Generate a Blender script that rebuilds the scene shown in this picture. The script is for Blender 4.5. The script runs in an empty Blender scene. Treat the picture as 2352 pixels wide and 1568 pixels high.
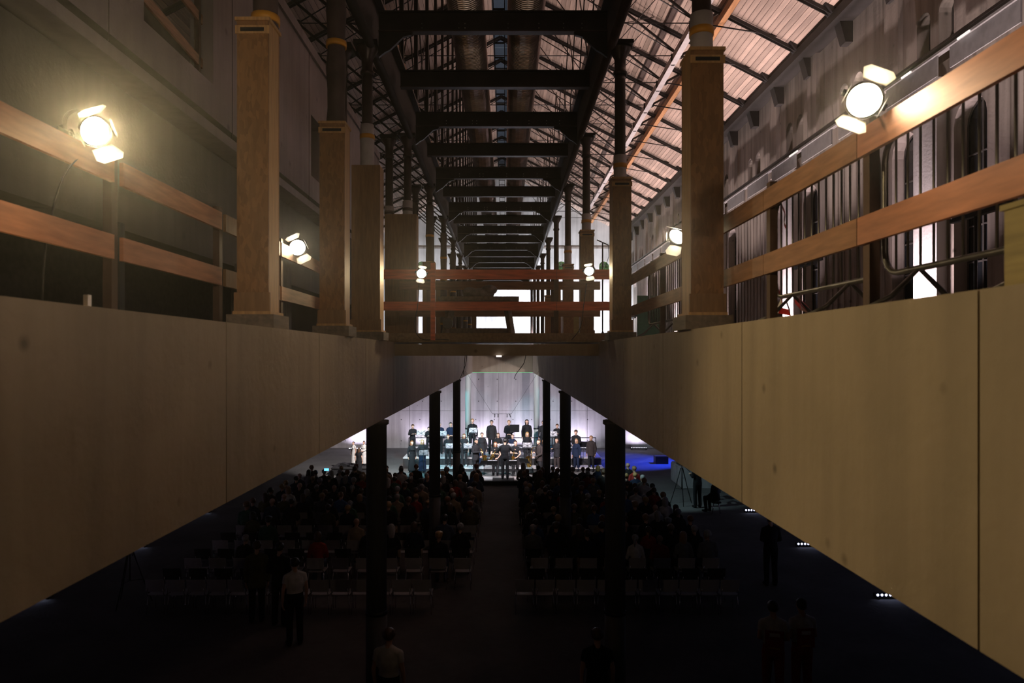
import bpy, bmesh, math, random
import numpy as np
from mathutils import Vector, Matrix, Euler
from mathutils.geometry import tessellate_polygon

random.seed(7)
rng = random.Random(11)
SC = bpy.context.scene
COL = SC.collection
PI = math.pi

# ------------------------------------------------------------------ camera
EYE = 5.95                       # eye height above the lower hall floor (z = 0)
FPX = 1568.0                     # 24 mm lens on 36 mm film, 2352 px wide frame
VX, VY = 1160.0, 815.0           # vanishing point of the hall axis in the photograph
cam = bpy.data.cameras.new('camera')
cam.lens = 24.0; cam.sensor_width = 36.0; cam.clip_start = 0.05; cam.clip_end = 300
cam.shift_x = (1176 - VX) / 2352.0
cam.shift_y = (VY - 784) / 2352.0
cam.dof.use_dof = True; cam.dof.focus_distance = 26.0; cam.dof.aperture_fstop = 2.8
camo = bpy.data.objects.new('camera', cam); COL.objects.link(camo)
camo.location = (0, 0, EYE); camo.rotation_euler = (PI / 2, 0, 0)
SC.camera = camo

# ------------------------------------------------------------------ world, view
SC.view_settings.view_transform = 'Standard'
SC.view_settings.look = 'None'
SC.view_settings.exposure = 0.0
SC.view_settings.gamma = 1.0
SC.view_settings.use_curve_mapping = False
SC.cycles.use_denoising = True
SC.cycles.max_bounces = 4
SC.cycles.diffuse_bounces = 2
SC.cycles.glossy_bounces = 2
SC.cycles.transmission_bounces = 3
SC.cycles.volume_bounces = 0
SC.cycles.adaptive_threshold = 0.03
SC.cycles.sample_clamp_indirect = 4.0
SC.cycles.caustics_reflective = False
SC.cycles.caustics_refractive = False
W = bpy.data.worlds.new('dusk'); SC.world = W; W.use_nodes = True
W.node_tree.nodes['Background'].inputs[0].default_value = (0.28, 0.33, 0.40, 1)
W.node_tree.nodes['Background'].inputs[1].default_value = 0.22

# ------------------------------------------------------------------ lights of the place
def aim(o, target):
    v = Vector(target) - o.location
    o.rotation_euler = v.to_track_quat('-Z', 'Y').to_euler()

def spot(name, loc, target, energy, color, size_deg, blend=0.4, radius=0.05):
    l = bpy.data.lights.new(name, 'SPOT'); l.energy = energy; l.color = color
    l.spot_size = math.radians(size_deg); l.spot_blend = blend; l.shadow_soft_size = radius
    o = bpy.data.objects.new(name, l); COL.objects.link(o); o.location = loc; aim(o, target)
    return o

def area(name, loc, target, energy, color, sx, sy, spread=180):
    l = bpy.data.lights.new(name, 'AREA'); l.energy = energy; l.color = color
    l.shape = 'RECTANGLE'; l.size = sx; l.size_y = sy; l.spread = math.radians(spread)
    o = bpy.data.objects.new(name, l); COL.objects.link(o); o.location = loc; aim(o, target)
    return o

YW = 43.6          # lower back wall
WALLX = 9.5        # right outer wall
UF = EYE + 0.235   # upper floor level
# stage spots hung under the gallery edge (their housings are built further down)
STAGE_SPOTS = [
    ((-3.1, 29.0, 4.55), (-0.3, 36.0, 1.2), 2700, (0.88, 0.92, 1.0), 74),
    ((2.7, 29.0, 4.55), (0.6, 36.0, 1.2), 2700, (1.0, 0.88, 0.92), 74),
    ((-3.1, 31.5, 4.55), (-3.6, 35.5, 0.8), 900, (0.15, 0.80, 1.0), 60),
    ((-7.2, 31.5, 4.4), (-3.0, 35.2, 1.0), 900, (0.10, 0.72, 0.90), 48),
    ((-4.6, 30.6, 4.5), (-7.4, 36.4, 0.4), 2400, (1.0, 0.92, 0.90), 62),
    ((2.7, 25.0, 4.55), (6.8, 28.6, 0.0), 520, (0.55, 0.85, 0.90), 50),
    ((10.0, 37.2, 3.2), (7.4, 38.0, 0.0), 2600, (0.02, 0.06, 1.0), 82),
    ((-7.2, 33.0, 4.4), (-2.09, 38.7, 3.0), 2200, (0.05, 0.75, 0.85), 15),
    ((6.6, 33.0, 4.4), (1.79, 38.7, 3.2), 900, (0.12, 0.65, 0.70), 15),
]
for i, (p, t, e, c, s) in enumerate(STAGE_SPOTS):
    spot('stage_spot_light', p, t, e, c, s, 0.5, 0.08)
# uplights washing the lower back wall
WALL_BARS = [(-9.3, 42.85), (-5.1, 42.85), (-1.4, 42.85), (1.2, 42.85), (4.6, 42.85), (8.4, 42.85)]
for x, y in WALL_BARS:
    area('wall_wash_light', (x, y, 0.2), (x, 43.35, 2.2), 70, (0.82, 0.76, 1.0), 1.0, 0.06, 150)
# uplights along the lower right wall
SIDE_BARS = [12.1, 16.7, 21.2, 25.8]
for y in SIDE_BARS:
    area('side_wash_light', (9.4, y, 0.2), (9.4, y + 0.35, 2.4), 9, (0.55, 0.6, 1.0), 0.9, 0.06, 150)
    area('side_wash_light', (-11.6, y, 0.2), (-11.4, y + 0.35, 2.0), 5, (0.75, 0.62, 0.95), 0.9, 0.06, 170)
# uplights in front of the upper wall piers
PIERS = [7.8, 15.1, 22.4, 29.7, 37.0, 44.3, 51.0]
for y in PIERS:
    area('pier_uplight', (8.75, y, UF + 0.2), (9.35, y, UF + 3.2), 125, (1.0, 0.78, 0.82), 0.12, 0.5, 95)
for y in (11.5, 18.8, 26.0, 33.3, 40.6):  # added fill to brighten the roof boards, no fixture stands here
    spot('roof_fill_light', (7.3, y, UF + 0.35), (6.5, y + 0.6, UF + 9.5), 2600, (1.0, 0.80, 0.76), 84, 0.7, 0.1)
# floods on the far gable wall
for x in (-4.5, 2.2, 6.4):
    spot('gable_wash_light', (x, 47.5, UF + 0.5), (x, 53.0, UF + 3.0), 3200, (0.86, 0.90, 1.0), 120, 0.6, 0.15)

# ------------------------------------------------------------------ materials
MATS = {}
def newmat(name):
    m = bpy.data.materials.new(name); m.use_nodes = True
    nt = m.node_tree
    return m, nt, nt.nodes['Principled BSDF']

def L(nt, a, b): nt.links.new(a, b)

def M(name, color=(0.5, 0.5, 0.5), rough=0.6, metal=0.0, var=0.25, scale=6.0, stretch=(1, 1, 1), bump=0.0, detail=4.0, spec=None, objrand=0.0):
    """plain procedural material: base colour varied by stretched noise, optional bump"""
    if name in MATS: return MATS[name]
    m, nt, b = newmat(name)
    b.inputs['Roughness'].default_value = rough
    b.inputs['Metallic'].default_value = metal
    if spec is not None: b.inputs['Specular IOR Level'].default_value = spec
    tc = nt.nodes.new('ShaderNodeTexCoord'); mp = nt.nodes.new('ShaderNodeMapping')
    mp.inputs['Scale'].default_value = stretch
    L(nt, tc.outputs['Object'], mp.inputs['Vector'])
    n = nt.nodes.new('ShaderNodeTexNoise'); n.inputs['Scale'].default_value = scale; n.inputs['Detail'].default_value = detail
    L(nt, mp.outputs['Vector'], n.inputs['Vector'])
    r = nt.nodes.new('ShaderNodeValToRGB')
    c = np.array(color)
    r.color_ramp.elements[0].position = 0.3; r.color_ramp.elements[1].position = 0.72
    r.color_ramp.elements[0].color = (*np.clip(c * (1 - var), 0, 1), 1)
    r.color_ramp.elements[1].color = (*np.clip(c * (1 + var), 0, 1), 1)
    L(nt, n.outputs['Fac'], r.inputs['Fac'])
    out = r.outputs['Color']
    if objrand:
        oi = nt.nodes.new('ShaderNodeObjectInfo'); mr = nt.nodes.new('ShaderNodeMapRange')
        mr.inputs['To Min'].default_value = 1 - objrand; mr.inputs['To Max'].default_value = 1 + objrand
        L(nt, oi.outputs['Random'], mr.inputs['Value'])
        mx = nt.nodes.new('ShaderNodeMix'); mx.data_type = 'RGBA'; mx.blend_type = 'MULTIPLY'; mx.inputs[0].default_value = 1.0
        L(nt, out, mx.inputs[6]); L(nt, mr.outputs['Result'], mx.inputs[7]); out = mx.outputs[2]
    L(nt, out, b.inputs['Base Color'])
    if bump:
        bp = nt.nodes.new('ShaderNodeBump'); bp.inputs['Strength'].default_value = bump; bp.inputs['Distance'].default_value = 0.02
        L(nt, n.outputs['Fac'], bp.inputs['Height']); L(nt, bp.outputs['Normal'], b.inputs['Normal'])
    MATS[name] = m
    return m

def concrete(name, color, rough=0.75, pits=0.5, streak=0.35, spotscale=3.0):
    m, nt, b = newmat(name)
    b.inputs['Roughness'].default_value = rough
    g = nt.nodes.new('ShaderNodeNewGeometry')
    n1 = nt.nodes.new('ShaderNodeTexNoise'); n1.inputs['Scale'].default_value = 0.7; n1.inputs['Detail'].default_value = 6; L(nt, g.outputs['Position'], n1.inputs['Vector'])
    mp = nt.nodes.new('ShaderNodeMapping'); mp.inputs['Scale'].default_value = (4, 4, 0.25); L(nt, g.outputs['Position'], mp.inputs['Vector'])
    n2 = nt.nodes.new('ShaderNodeTexNoise'); n2.inputs['Scale'].default_value = 1.3; n2.inputs['Detail'].default_value = 5; L(nt, mp.outputs['Vector'], n2.inputs['Vector'])
    v = nt.nodes.new('ShaderNodeTexVoronoi'); v.inputs['Scale'].default_value = spotscale; L(nt, g.outputs['Position'], v.inputs['Vector'])
    vr = nt.nodes.new('ShaderNodeValToRGB'); vr.color_ramp.elements[0].position = 0.03; vr.color_ramp.elements[1].position = 0.10
    vr.color_ramp.elements[0].color = (1 - pits,) * 3 + (1,); vr.color_ramp.elements[1].color = (1, 1, 1, 1)
    L(nt, v.outputs['Distance'], vr.inputs['Fac'])
    c = np.array(color)
    r1 = nt.nodes.new('ShaderNodeValToRGB'); r1.color_ramp.elements[0].position = 0.3; r1.color_ramp.elements[1].position = 0.7
    r1.color_ramp.elements[0].color = (*(c * 0.80), 1); r1.color_ramp.elements[1].color = (*np.clip(c * 1.12, 0, 1), 1)
    L(nt, n1.outputs['Fac'], r1.inputs['Fac'])
    r2 = nt.nodes.new('ShaderNodeValToRGB'); r2.color_ramp.elements[0].position = 0.32; r2.color_ramp.elements[1].position = 0.6
    r2.color_ramp.elements[0].color = (1 - streak,) * 3 + (1,); r2.color_ramp.elements[1].color = (1, 1, 1, 1)
    L(nt, n2.outputs['Fac'], r2.inputs['Fac'])
    m1 = nt.nodes.new('ShaderNodeMix'); m1.data_type = 'RGBA'; m1.blend_type = 'MULTIPLY'; m1.inputs[0].default_value = 1
    L(nt, r1.outputs['Color'], m1.inputs[6]); L(nt, r2.outputs['Color'], m1.inputs[7])
    m2 = nt.nodes.new('ShaderNodeMix'); m2.data_type = 'RGBA'; m2.blend_type = 'MULTIPLY'; m2.inputs[0].default_value = 1
    L(nt, m1.outputs[2], m2.inputs[6]); L(nt, vr.outputs['Color'], m2.inputs[7])
    L(nt, m2.outputs[2], b.inputs['Base Color'])
    n3 = nt.nodes.new('ShaderNodeTexNoise'); n3.inputs['Scale'].default_value = 14; n3.inputs['Detail'].default_value = 6; L(nt, g.outputs['Position'], n3.inputs['Vector'])
    bp = nt.nodes.new('ShaderNodeBump'); bp.inputs['Strength'].default_value = 0.25; bp.inputs['Distance'].default_value = 0.02
    L(nt, n3.outputs['Fac'], bp.inputs['Height']); L(nt, bp.outputs['Normal'], b.inputs['Normal'])
    MATS[name] = m
    return m

def osb(name, color):
    m, nt, b = newmat(name); b.inputs['Roughness'].default_value = 0.6
    tc = nt.nodes.new('ShaderNodeTexCoord')
    n0 = nt.nodes.new('ShaderNodeTexNoise'); n0.inputs['Scale'].default_value = 3; L(nt, tc.outputs['Object'], n0.inputs['Vector'])
    mx = nt.nodes.new('ShaderNodeMix'); mx.data_type = 'RGBA'; mx.inputs[0].default_value = 0.12
    L(nt, tc.outputs['Object'], mx.inputs[6]); L(nt, n0.outputs['Color'], mx.inputs[7])
    mp = nt.nodes.new('ShaderNodeMapping'); mp.inputs['Scale'].default_value = (42, 42, 13); mp.inputs['Rotation'].default_value = (0.2, 0.35, 0)
    L(nt, mx.outputs[2], mp.inputs['Vector'])
    v = nt.nodes.new('ShaderNodeTexVoronoi'); v.inputs['Scale'].default_value = 1.0; L(nt, mp.outputs['Vector'], v.inputs['Vector'])
    sx = nt.nodes.new('ShaderNodeSeparateColor'); L(nt, v.outputs['Color'], sx.inputs['Color'])
    r = nt.nodes.new('ShaderNodeValToRGB'); c = np.array(color)
    r.color_ramp.elements[0].color = (*(c * 0.78), 1); r.color_ramp.elements[1].color = (*np.clip(c * 1.2, 0, 1), 1)
    L(nt, sx.outputs[0], r.inputs['Fac']); L(nt, r.outputs['Color'], b.inputs['Base Color'])
    MATS[name] = m
    return m

def emit(name, color, strength):
    m = bpy.data.materials.new(name); m.use_nodes = True; nt = m.node_tree
    nt.nodes.remove(nt.nodes['Principled BSDF'])
    e = nt.nodes.new('ShaderNodeEmission'); e.inputs[0].default_value = (*color, 1); e.inputs[1].default_value = strength
    L(nt, e.outputs[0], nt.nodes['Material Output'].inputs[0]); MATS[name] = m
    m.cycles.emission_sampling = 'NONE'
    return m

concrete('conc_beam', (0.38, 0.30, 0.21), 0.7, 0.5, 0.16, 2.3)
concrete('conc_wall', (0.42, 0.39, 0.40), 0.6, 0.35, 0.22, 2.0)
concrete('conc_floor', (0.30, 0.29, 0.28), 0.5, 0.2, 0.1, 1.2)
concrete('hall_floor', (0.17, 0.165, 0.16), 0.85, 0.2, 0.1, 1.2)
MATS['hall_floor'].node_tree.nodes['Principled BSDF'].inputs['Specular IOR Level'].default_value = 0.15
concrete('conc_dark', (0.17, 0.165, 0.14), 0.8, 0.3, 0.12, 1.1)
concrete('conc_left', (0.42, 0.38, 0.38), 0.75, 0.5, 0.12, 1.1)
concrete('plaster', (0.32, 0.275, 0.24), 0.85, 0.6, 0.45, 1.6)
concrete('plaster_pale', (0.62, 0.60, 0.58), 0.85, 0.3, 0.2, 1.2)
osb('osb', (0.30, 0.155, 0.06))
M('plywood', (0.29, 0.165, 0.075), 0.6, 0, 0.22, 3.0, (9, 9, 1.2), 0.05)
M('pine_edge', (0.55, 0.33, 0.14), 0.55, 0, 0.2, 3.0, (14, 14, 1))
M('rail_red', (0.82, 0.19, 0.085), 0.55, 0, 0.25, 2.0, (1.5, 1.5, 12), 0.05)
M('rail_brown', (0.38, 0.19, 0.10), 0.6, 0, 0.25, 2.0, (1.5, 1.5, 12), 0.05)
M('rail_pine', (0.52, 0.22, 0.12), 0.55, 0, 0.22, 2.0, (1.5, 1.5, 12), 0.05)
M('post_dark', (0.10, 0.055, 0.035), 0.6, 0, 0.3, 4.0)
M('grey_boards', (0.14, 0.14, 0.14), 0.7, 0, 0.35, 4.0, (8, 8, 1), 0.1)
M('roof_board', (0.50, 0.37, 0.30), 0.7, 0, 0.22, 1.2, (6, 0.7, 6), 0.05, objrand=0.22)
M('roof_dark', (0.05, 0.04, 0.035), 0.9)
M('iron', (0.018, 0.014, 0.013), 0.42, 0.3, 0.3, 5.0)
M('iron_matt', (0.020, 0.016, 0.015), 0.65, 0.1, 0.3, 5.0)
M('iron_brown', (0.050, 0.032, 0.028), 0.38, 0.3, 0.3, 5.0)
M('bolt_steel', (0.6, 0.58, 0.55), 0.3, 1.0, 0.1)
M('galv', (0.50, 0.46, 0.45), 0.26, 1.0, 0.12, 5.0)
M('duct_dark', (0.75, 0.66, 0.63), 0.30, 1.0, 0.2, 3.0)
M('rod', (0.030, 0.024, 0.022), 0.4, 0.6, 0.2)
M('slot_white', (0.62, 0.56, 0.55), 0.5, 0.1, 0.12, 3.0)
M('plate_grey', (0.22, 0.21, 0.21), 0.6, 0.2, 0.15)
M('timber_orange', (0.50, 0.24, 0.10), 0.6, 0, 0.25, 2.0, (8, 0.7, 8))
M('wrap_grey', (0.52, 0.48, 0.47), 0.8, 0, 0.15, 6.0, (1, 1, 1), 0.1)
M('wrap_dark', (0.070, 0.045, 0.042), 0.65, 0, 0.35, 4.0, (1, 1, 1), 0.3)
M('strap', (0.72, 0.34, 0.03), 0.5, 0, 0.1)
M('black', (0.012, 0.012, 0.013), 0.5, 0, 0.2)
M('black_paint', (0.02, 0.02, 0.022), 0.4, 0.3, 0.2)
M('lamp_shell', (0.10, 0.095, 0.09), 0.4, 0.6, 0.15)
M('door_white', (0.80, 0.74, 0.60), 0.5, 0.0, 0.08)
M('glass_dark', (0.015, 0.018, 0.022), 0.12, 0, 0.3, 0.6)
M('frame_dark', (0.06, 0.055, 0.05), 0.5, 0, 0.2)
M('chrome', (0.75, 0.75, 0.76), 0.15, 1.0, 0.05)
M('chair_white', (0.42, 0.40, 0.40), 0.55, 0, 0.06)
M('chair_black', (0.02, 0.02, 0.02), 0.5, 0, 0.1)
M('barrier', (0.20, 0.19, 0.18), 0.4, 0.9, 0.2, 6.0)
M('tape_red', (0.75, 0.03, 0.02), 0.4, 0, 0.1)
M('tape_white', (0.80, 0.78, 0.76), 0.4, 0, 0.05)
M('paper', (0.82, 0.80, 0.84), 0.7, 0, 0.04)
M('platform_top', (0.60, 0.57, 0.57), 0.45, 0, 0.15, 2.0)
M('platform_side', (0.018, 0.017, 0.018), 0.7, 0, 0.2)
M('podium_edge', (0.70, 0.66, 0.64), 0.35, 0.6, 0.1)
M('brass', (0.85, 0.55, 0.12), 0.2, 1.0, 0.08)
M('mouthpiece', (0.01, 0.01, 0.01), 0.25)
M('wood_box', (0.36, 0.28, 0.10), 0.6, 0, 0.25, 3.0, (1, 1, 8), 0.1)
M('bench_wood', (0.20, 0.16, 0.12), 0.7, 0, 0.3, 3.0, (6, 1, 6), 0.1)
M('plank', (0.30, 0.20, 0.11), 0.65, 0, 0.25, 2.0, (10, 1, 10), 0.05)
M('bag_grey', (0.20, 0.17, 0.16), 0.7, 0, 0.4, 8.0, (1, 1, 1), 0.5)
M('lit_col', (0.50, 0.52, 0.50), 0.55, 0, 0.15, 2.0, (4, 4, 0.4))  # column grey painted paler for the pair that stands in light
M('col_grey', (0.10, 0.10, 0.10), 0.6, 0.1, 0.2, 3.0, (4, 4, 0.4))
M('skin', (0.62, 0.38, 0.28), 0.5, 0, 0.06, spec=0.3)
M('skin_b', (0.48, 0.28, 0.19), 0.5, 0, 0.06, spec=0.3)
M('eye', (0.03, 0.02, 0.02), 0.2)
for nm, c in dict(hair_black=(0.012, 0.009, 0.008), hair_brown=(0.07, 0.035, 0.018), hair_auburn=(0.20, 0.07, 0.025),
                  hair_blond=(0.42, 0.25, 0.09), hair_grey=(0.36, 0.35, 0.34), hair_light=(0.30, 0.17, 0.08)).items():
    M(nm, c, 0.45, 0, 0.35, 10.0, (6, 6, 1), 0.2)
CLOTH = dict(black=(0.012, 0.012, 0.014), charcoal=(0.020, 0.019, 0.021), navy=(0.010, 0.017, 0.040), brown=(0.035, 0.026, 0.025),
             white=(0.62, 0.60, 0.58), grey=(0.16, 0.16, 0.165), blue=(0.06, 0.13, 0.30), olive=(0.11, 0.10, 0.05),
             red=(0.32, 0.03, 0.025), cream=(0.50, 0.46, 0.34), denim=(0.06, 0.08, 0.13), beige=(0.32, 0.25, 0.17), green=(0.05, 0.12, 0.08))
for nm, c in CLOTH.items(): M('cloth_' + nm, c, 0.85, 0, 0.18, 9.0, (1, 1, 1), 0.1, spec=0.2)

# lit glass of the lamps, led strips, windows to daylight
emit('lens_warm', (1.0, 0.86, 0.58), 45.0)
emit('lens_mid', (1.0, 0.94, 0.78), 28.0)
emit('led_white', (0.85, 0.82, 1.0), 6.0)
emit('led_blue', (0.60, 0.66, 1.0), 5.0)
emit('tube_white', (1.0, 0.90, 0.86), 1.1)
emit('phone', (0.12, 0.45, 1.0), 2.5)
emit('green_led', (0.15, 1.0, 0.35), 1.0)
m, nt, b = newmat('skylight'); b.inputs['Base Color'].default_value = (0.35, 0.42, 0.5, 1); b.inputs['Roughness'].default_value = 0.5
b.inputs['Transmission Weight'].default_value = 0.9; b.inputs['IOR'].default_value = 1.05; MATS['skylight'] = m
m = bpy.data.materials.new('leafy_window'); m.use_nodes = True; nt = m.node_tree; nt.nodes.remove(nt.nodes['Principled BSDF'])
e = nt.nodes.new('ShaderNodeEmission'); n = nt.nodes.new('ShaderNodeTexNoise'); n.inputs['Scale'].default_value = 9
r = nt.nodes.new('ShaderNodeValToRGB'); r.color_ramp.elements[0].position = 0.42; r.color_ramp.elements[1].position = 0.62
r.color_ramp.elements[0].color = (0.01, 0.03, 0.01, 1); r.color_ramp.elements[1].color = (0.10, 0.18, 0.07, 1)
L(nt, n.outputs['Fac'], r.inputs['Fac']); L(nt, r.outputs['Color'], e.inputs[0]); L(nt, e.outputs[0], nt.nodes['Material Output'].inputs[0])
MATS['leafy_window'] = m; m.cycles.emission_sampling = 'NONE'

# ------------------------------------------------------------------ mesh helpers
class MB:
    def __init__(s): s.v = []; s.f = []; s.smooth = []
    def add(s, vs, fs, smooth=False):
        o = len(s.v); s.v += [tuple(map(float, p)) for p in vs]
        for f in fs: s.f.append(tuple(i + o for i in f)); s.smooth.append(smooth)
        return s
    def box(s, c, d, rot=None):
        x, y, z = d[0] / 2, d[1] / 2, d[2] / 2
        vs = [Vector((a, b_, c_)) for a in (-x, x) for b_ in (-y, y) for c_ in (-z, z)]
        if rot is not None: vs = [rot @ p for p in vs]
        vs = [p + Vector(c) for p in vs]
        return s.add(vs, [(0, 1, 3, 2), (4, 6, 7, 5), (0, 4, 5, 1), (2, 3, 7, 6), (0, 2, 6, 4), (1, 5, 7, 3)])
    def bx(s, x0, x1, y0, y1, z0, z1): return s.box(((x0 + x1) / 2, (y0 + y1) / 2, (z0 + z1) / 2), (x1 - x0, y1 - y0, z1 - z0))
    def beam(s, p0, p1, w, h):
        """bar between two points, w across, h in the up direction"""
        p0 = Vector(p0); p1 = Vector(p1); d = p1 - p0; ln = d.length
        return s.box((p0 + p1) / 2, (w, ln, h), d.to_track_quat('Y', 'Z').to_matrix())
    def cyl(s, p0, p1, r0, r1=None, n=12, caps=True):
        r1 = r0 if r1 is None else r1
        return s.tube([p0, p1], [r0, r1], n, caps)
    def tube(s, pts, rs, n=8, caps=True):
        pts = [Vector(p) for p in pts]
        if not isinstance(rs, (list, tuple)): rs = [rs] * len(pts)
        vs = []; fs = []; up = None
        for i, p in enumerate(pts):
            t = (pts[min(i + 1, len(pts) - 1)] - pts[max(i - 1, 0)]).normalized()
            if up is None:
                up = Vector((0, 0, 1)) if abs(t.z) < 0.9 else Vector((1, 0, 0))
            a = t.cross(up); a = a.normalized() if a.length > 1e-6 else Vector((1, 0, 0)); b_ = a.cross(t).normalized(); up = b_
            for k in range(n):
                an = 2 * PI * k / n
                vs.append(p + (a * math.cos(an) + b_ * math.sin(an)) * rs[i])
        for i in range(len(pts) - 1):
            for k in range(n):
                k2 = (k + 1) % n
                fs.append((i * n + k, i * n + k2, (i + 1) * n + k2, (i + 1) * n + k))
        s.add(vs, fs, True)
        if caps:
            o = len(s.v) - len(vs)
            s.f.append(tuple(o + k for k in reversed(range(n)))); s.smooth.append(False)
            s.f.append(tuple(o + (len(pts) - 1) * n + k for k in range(n))); s.smooth.append(False)
        return s
    def lathe(s, prof, n=16, c=(0, 0, 0)):
        """profile of (radius, z)"""
        vs = []; fs = []
        for r_, z in prof:
            for k in range(n):
                a = 2 * PI * k / n; vs.append((c[0] + r_ * math.cos(a), c[1] + r_ * math.sin(a), c[2] + z))
        for i in range(len(prof) - 1):
            for k in range(n):
                k2 = (k + 1) % n; fs.append((i * n + k, i * n + k2, (i + 1) * n + k2, (i + 1) * n + k))
        s.add(vs, fs, True); o = len(s.v) - len(vs)
        s.f.append(tuple(o + k for k in reversed(range(n)))); s.smooth.append(False)
        s.f.append(tuple(o + (len(prof) - 1) * n + k for k in range(n))); s.smooth.append(False)
        return s
    def ell(s, c, r, n=12, m=8):
        vs = []; fs = []
        for i in range(m + 1):
            th = PI * i / m
            for k in range(n):
                a = 2 * PI * k / n
                vs.append((c[0] + r[0] * math.sin(th) * math.cos(a), c[1] + r[1] * math.sin(th) * math.sin(a), c[2] - r[2] * math.cos(th)))
        for i in range(m):
            for k in range(n):
                k2 = (k + 1) % n; fs.append((i * n + k, i * n + k2, (i + 1) * n + k2, (i + 1) * n + k))
        return s.add(vs, fs, True)
    def prism(s, poly, axis, a0, a1):
        """polygon in the two other axes, extruded along axis ('x','y','z')"""
        n = len(poly)
        def mk(p, a):
            return {'x': (a, p[0], p[1]), 'y': (p[0], a, p[1]), 'z': (p[0], p[1], a)}[axis]
        vs = [mk(p, a0) for p in poly] + [mk(p, a1) for p in poly]
        fs = [tuple(range(n)), tuple(reversed(range(n, 2 * n)))] + [(k, k + n, (k + 1) % n + n, (k + 1) % n) for k in range(n)]
        return s.add(vs, fs)
    def mesh(s, name):
        me = bpy.data.meshes.new(name); me.from_pydata(s.v, [], s.f)
        me.polygons.foreach_set('use_smooth', s.smooth)
        bm = bmesh.new(); bm.from_mesh(me); bmesh.ops.recalc_face_normals(bm, faces=bm.faces); bm.to_mesh(me); bm.free()
        me.update(); return me
    def build(s, name, mat, parent=None, loc=(0, 0, 0), rot=(0, 0, 0)):
        return obj(name, s.mesh(name), mat, parent, loc, rot)

def obj(name, me, mat, parent=None, loc=(0, 0, 0), rot=(0, 0, 0)):
    o = bpy.data.objects.new(name, me); COL.objects.link(o); o.location = loc; o.rotation_euler = rot
    if parent is not None: o.parent = parent
    if mat is not None:
        mt = MATS[mat] if isinstance(mat, str) else mat
        if len(me.materials) == 0: me.materials.append(mt)
        elif me.materials[0] is not mt:
            o.material_slots[0].link = 'OBJECT'; o.material_slots[0].material = mt
    return o

def tag(o, label, cat, group=None):
    o['label'] = label; o['category'] = cat
    if group: o['group'] = group
    return o
def struct(o): o['kind'] = 'structure'; return o
def thing(name, label, cat, loc=(0, 0, 0), rotz=0.0, group=None):
    o = bpy.data.objects.new(name, None); COL.objects.link(o); o.empty_display_size = 0.1
    o.location = loc; o.rotation_euler = (0, 0, rotz)
    return tag(o, label, cat, group)
def copy_tree(o, parent=None):
    c = o.copy(); COL.objects.link(c); c.parent = parent
    for ch in o.children: copy_tree(ch, c)
    return c
ORD = ['first', 'second', 'third', 'fourth', 'fifth', 'sixth', 'seventh', 'eighth', 'ninth', 'tenth', 'eleventh', 'twelfth',
       'thirteenth', 'fourteenth', 'fifteenth', 'sixteenth', 'seventeenth', 'eighteenth', 'nineteenth', 'twentieth',
       'twenty-first', 'twenty-second', 'twenty-third', 'twenty-fourth', 'twenty-fifth', 'twenty-sixth', 'twenty-seventh', 'twenty-eighth']
def X(px, d): return (px - VX) * d / FPX          # pixel column on a plane at depth d
def Zp(py, d): return EYE - (py - VY) * d / FPX   # pixel row on a plane at depth d

def holed_wall(outer, holes, mapf, depth_vec):
    """flat face with holes plus the reveals of the holes; 2-D loops mapped by mapf"""
    mb = MB()
    loops = [[Vector((p[0], p[1], 0)) for p in outer]] + [[Vector((p[0], p[1], 0)) for p in h] for h in holes]
    flat = [p for l in loops for p in l]
    tris = tessellate_polygon(loops)
    mb.add([mapf(p[0], p[1]) for p in flat], [tuple(t) for t in tris])
    dv = Vector(depth_vec)
    for h in holes:
        a = [Vector(mapf(*p)) for p in h]; n = len(a)
        mb.add(a + [p + dv for p in a], [(k, (k + 1) % n, (k + 1) % n + n, k + n) for k in range(n)])
    return mb
def nofix_mesh(mb, name):
    me = bpy.data.meshes.new(name); me.from_pydata(mb.v, [], mb.f); me.update(); return me
def arch(cx, w, z0, z1, n=8):
    """arched outline: springing at z1 - w/2"""
    r_ = w / 2; pts = [(cx - r_, z0), (cx + r_, z0)]
    for k in range(n + 1):
        a = PI * k / n; pts.append((cx + r_ * math.cos(a), z1 - r_ + r_ * math.sin(a)))
    return pts

# ================================================================== STRUCTURE
AX, BX = -2.0, 1.7               # faces of the two concrete edge beams along the void
SB = EYE - 1.06                  # underside of the edge beams
YEND = 42.0                      # far end of the void
# lower hall
RZ0 = EYE + 14.6
struct(MB().bx(-13.2, 11.5, -6, YW + 0.4, -0.3, 0).build('floor', 'hall_floor'))
wb = struct(MB().bx(-13.2, 11.5, YW + 0.06, YW + 0.4, 0, SB + 1.2).build('wall_back', 'conc_wall'))
jx = [-13.1, X(941, YW) - 5.67 + 0.4, X(941, YW), X(1145, YW), X(1145, YW) + 5.67, 11.4]
for i in range(len(jx) - 1):
    for z0, z1 in ((0.0, 2.39), (2.39, SB + 1.2)):
        MB().bx(jx[i] + 0.012, jx[i + 1] - 0.012, YW, YW + 0.08, z0 + 0.01, z1 - 0.012).build('panel', 'conc_wall', wb)
holes = MB()
for x in np.arange(-10.2, 10.6, 1.19):
    for z in (0.47, 1.83, 3.0, 4.4):
        holes.cyl((x + (0.18 if z > 2.4 else 0), YW - 0.004, z), (x + (0.18 if z > 2.4 else 0), YW + 0.02, z), 0.035, n=8)
h = holes.build('tie_holes', 'black', wb); h['kind'] = 'stuff'
struct(MB().bx(10.3, 10.7, -6, YW, 0, SB + 1.0).build('wall_right', 'conc_wall'))
struct(MB().bx(-13.2, -12.8, -6, YW, 0, SB + 1.0).build('wall_left', 'conc_wall'))
struct(MB().bx(-14, 10.5, -6.4, -6.0, 0, RZ0).build('wall_front', 'roof_dark'))
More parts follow.
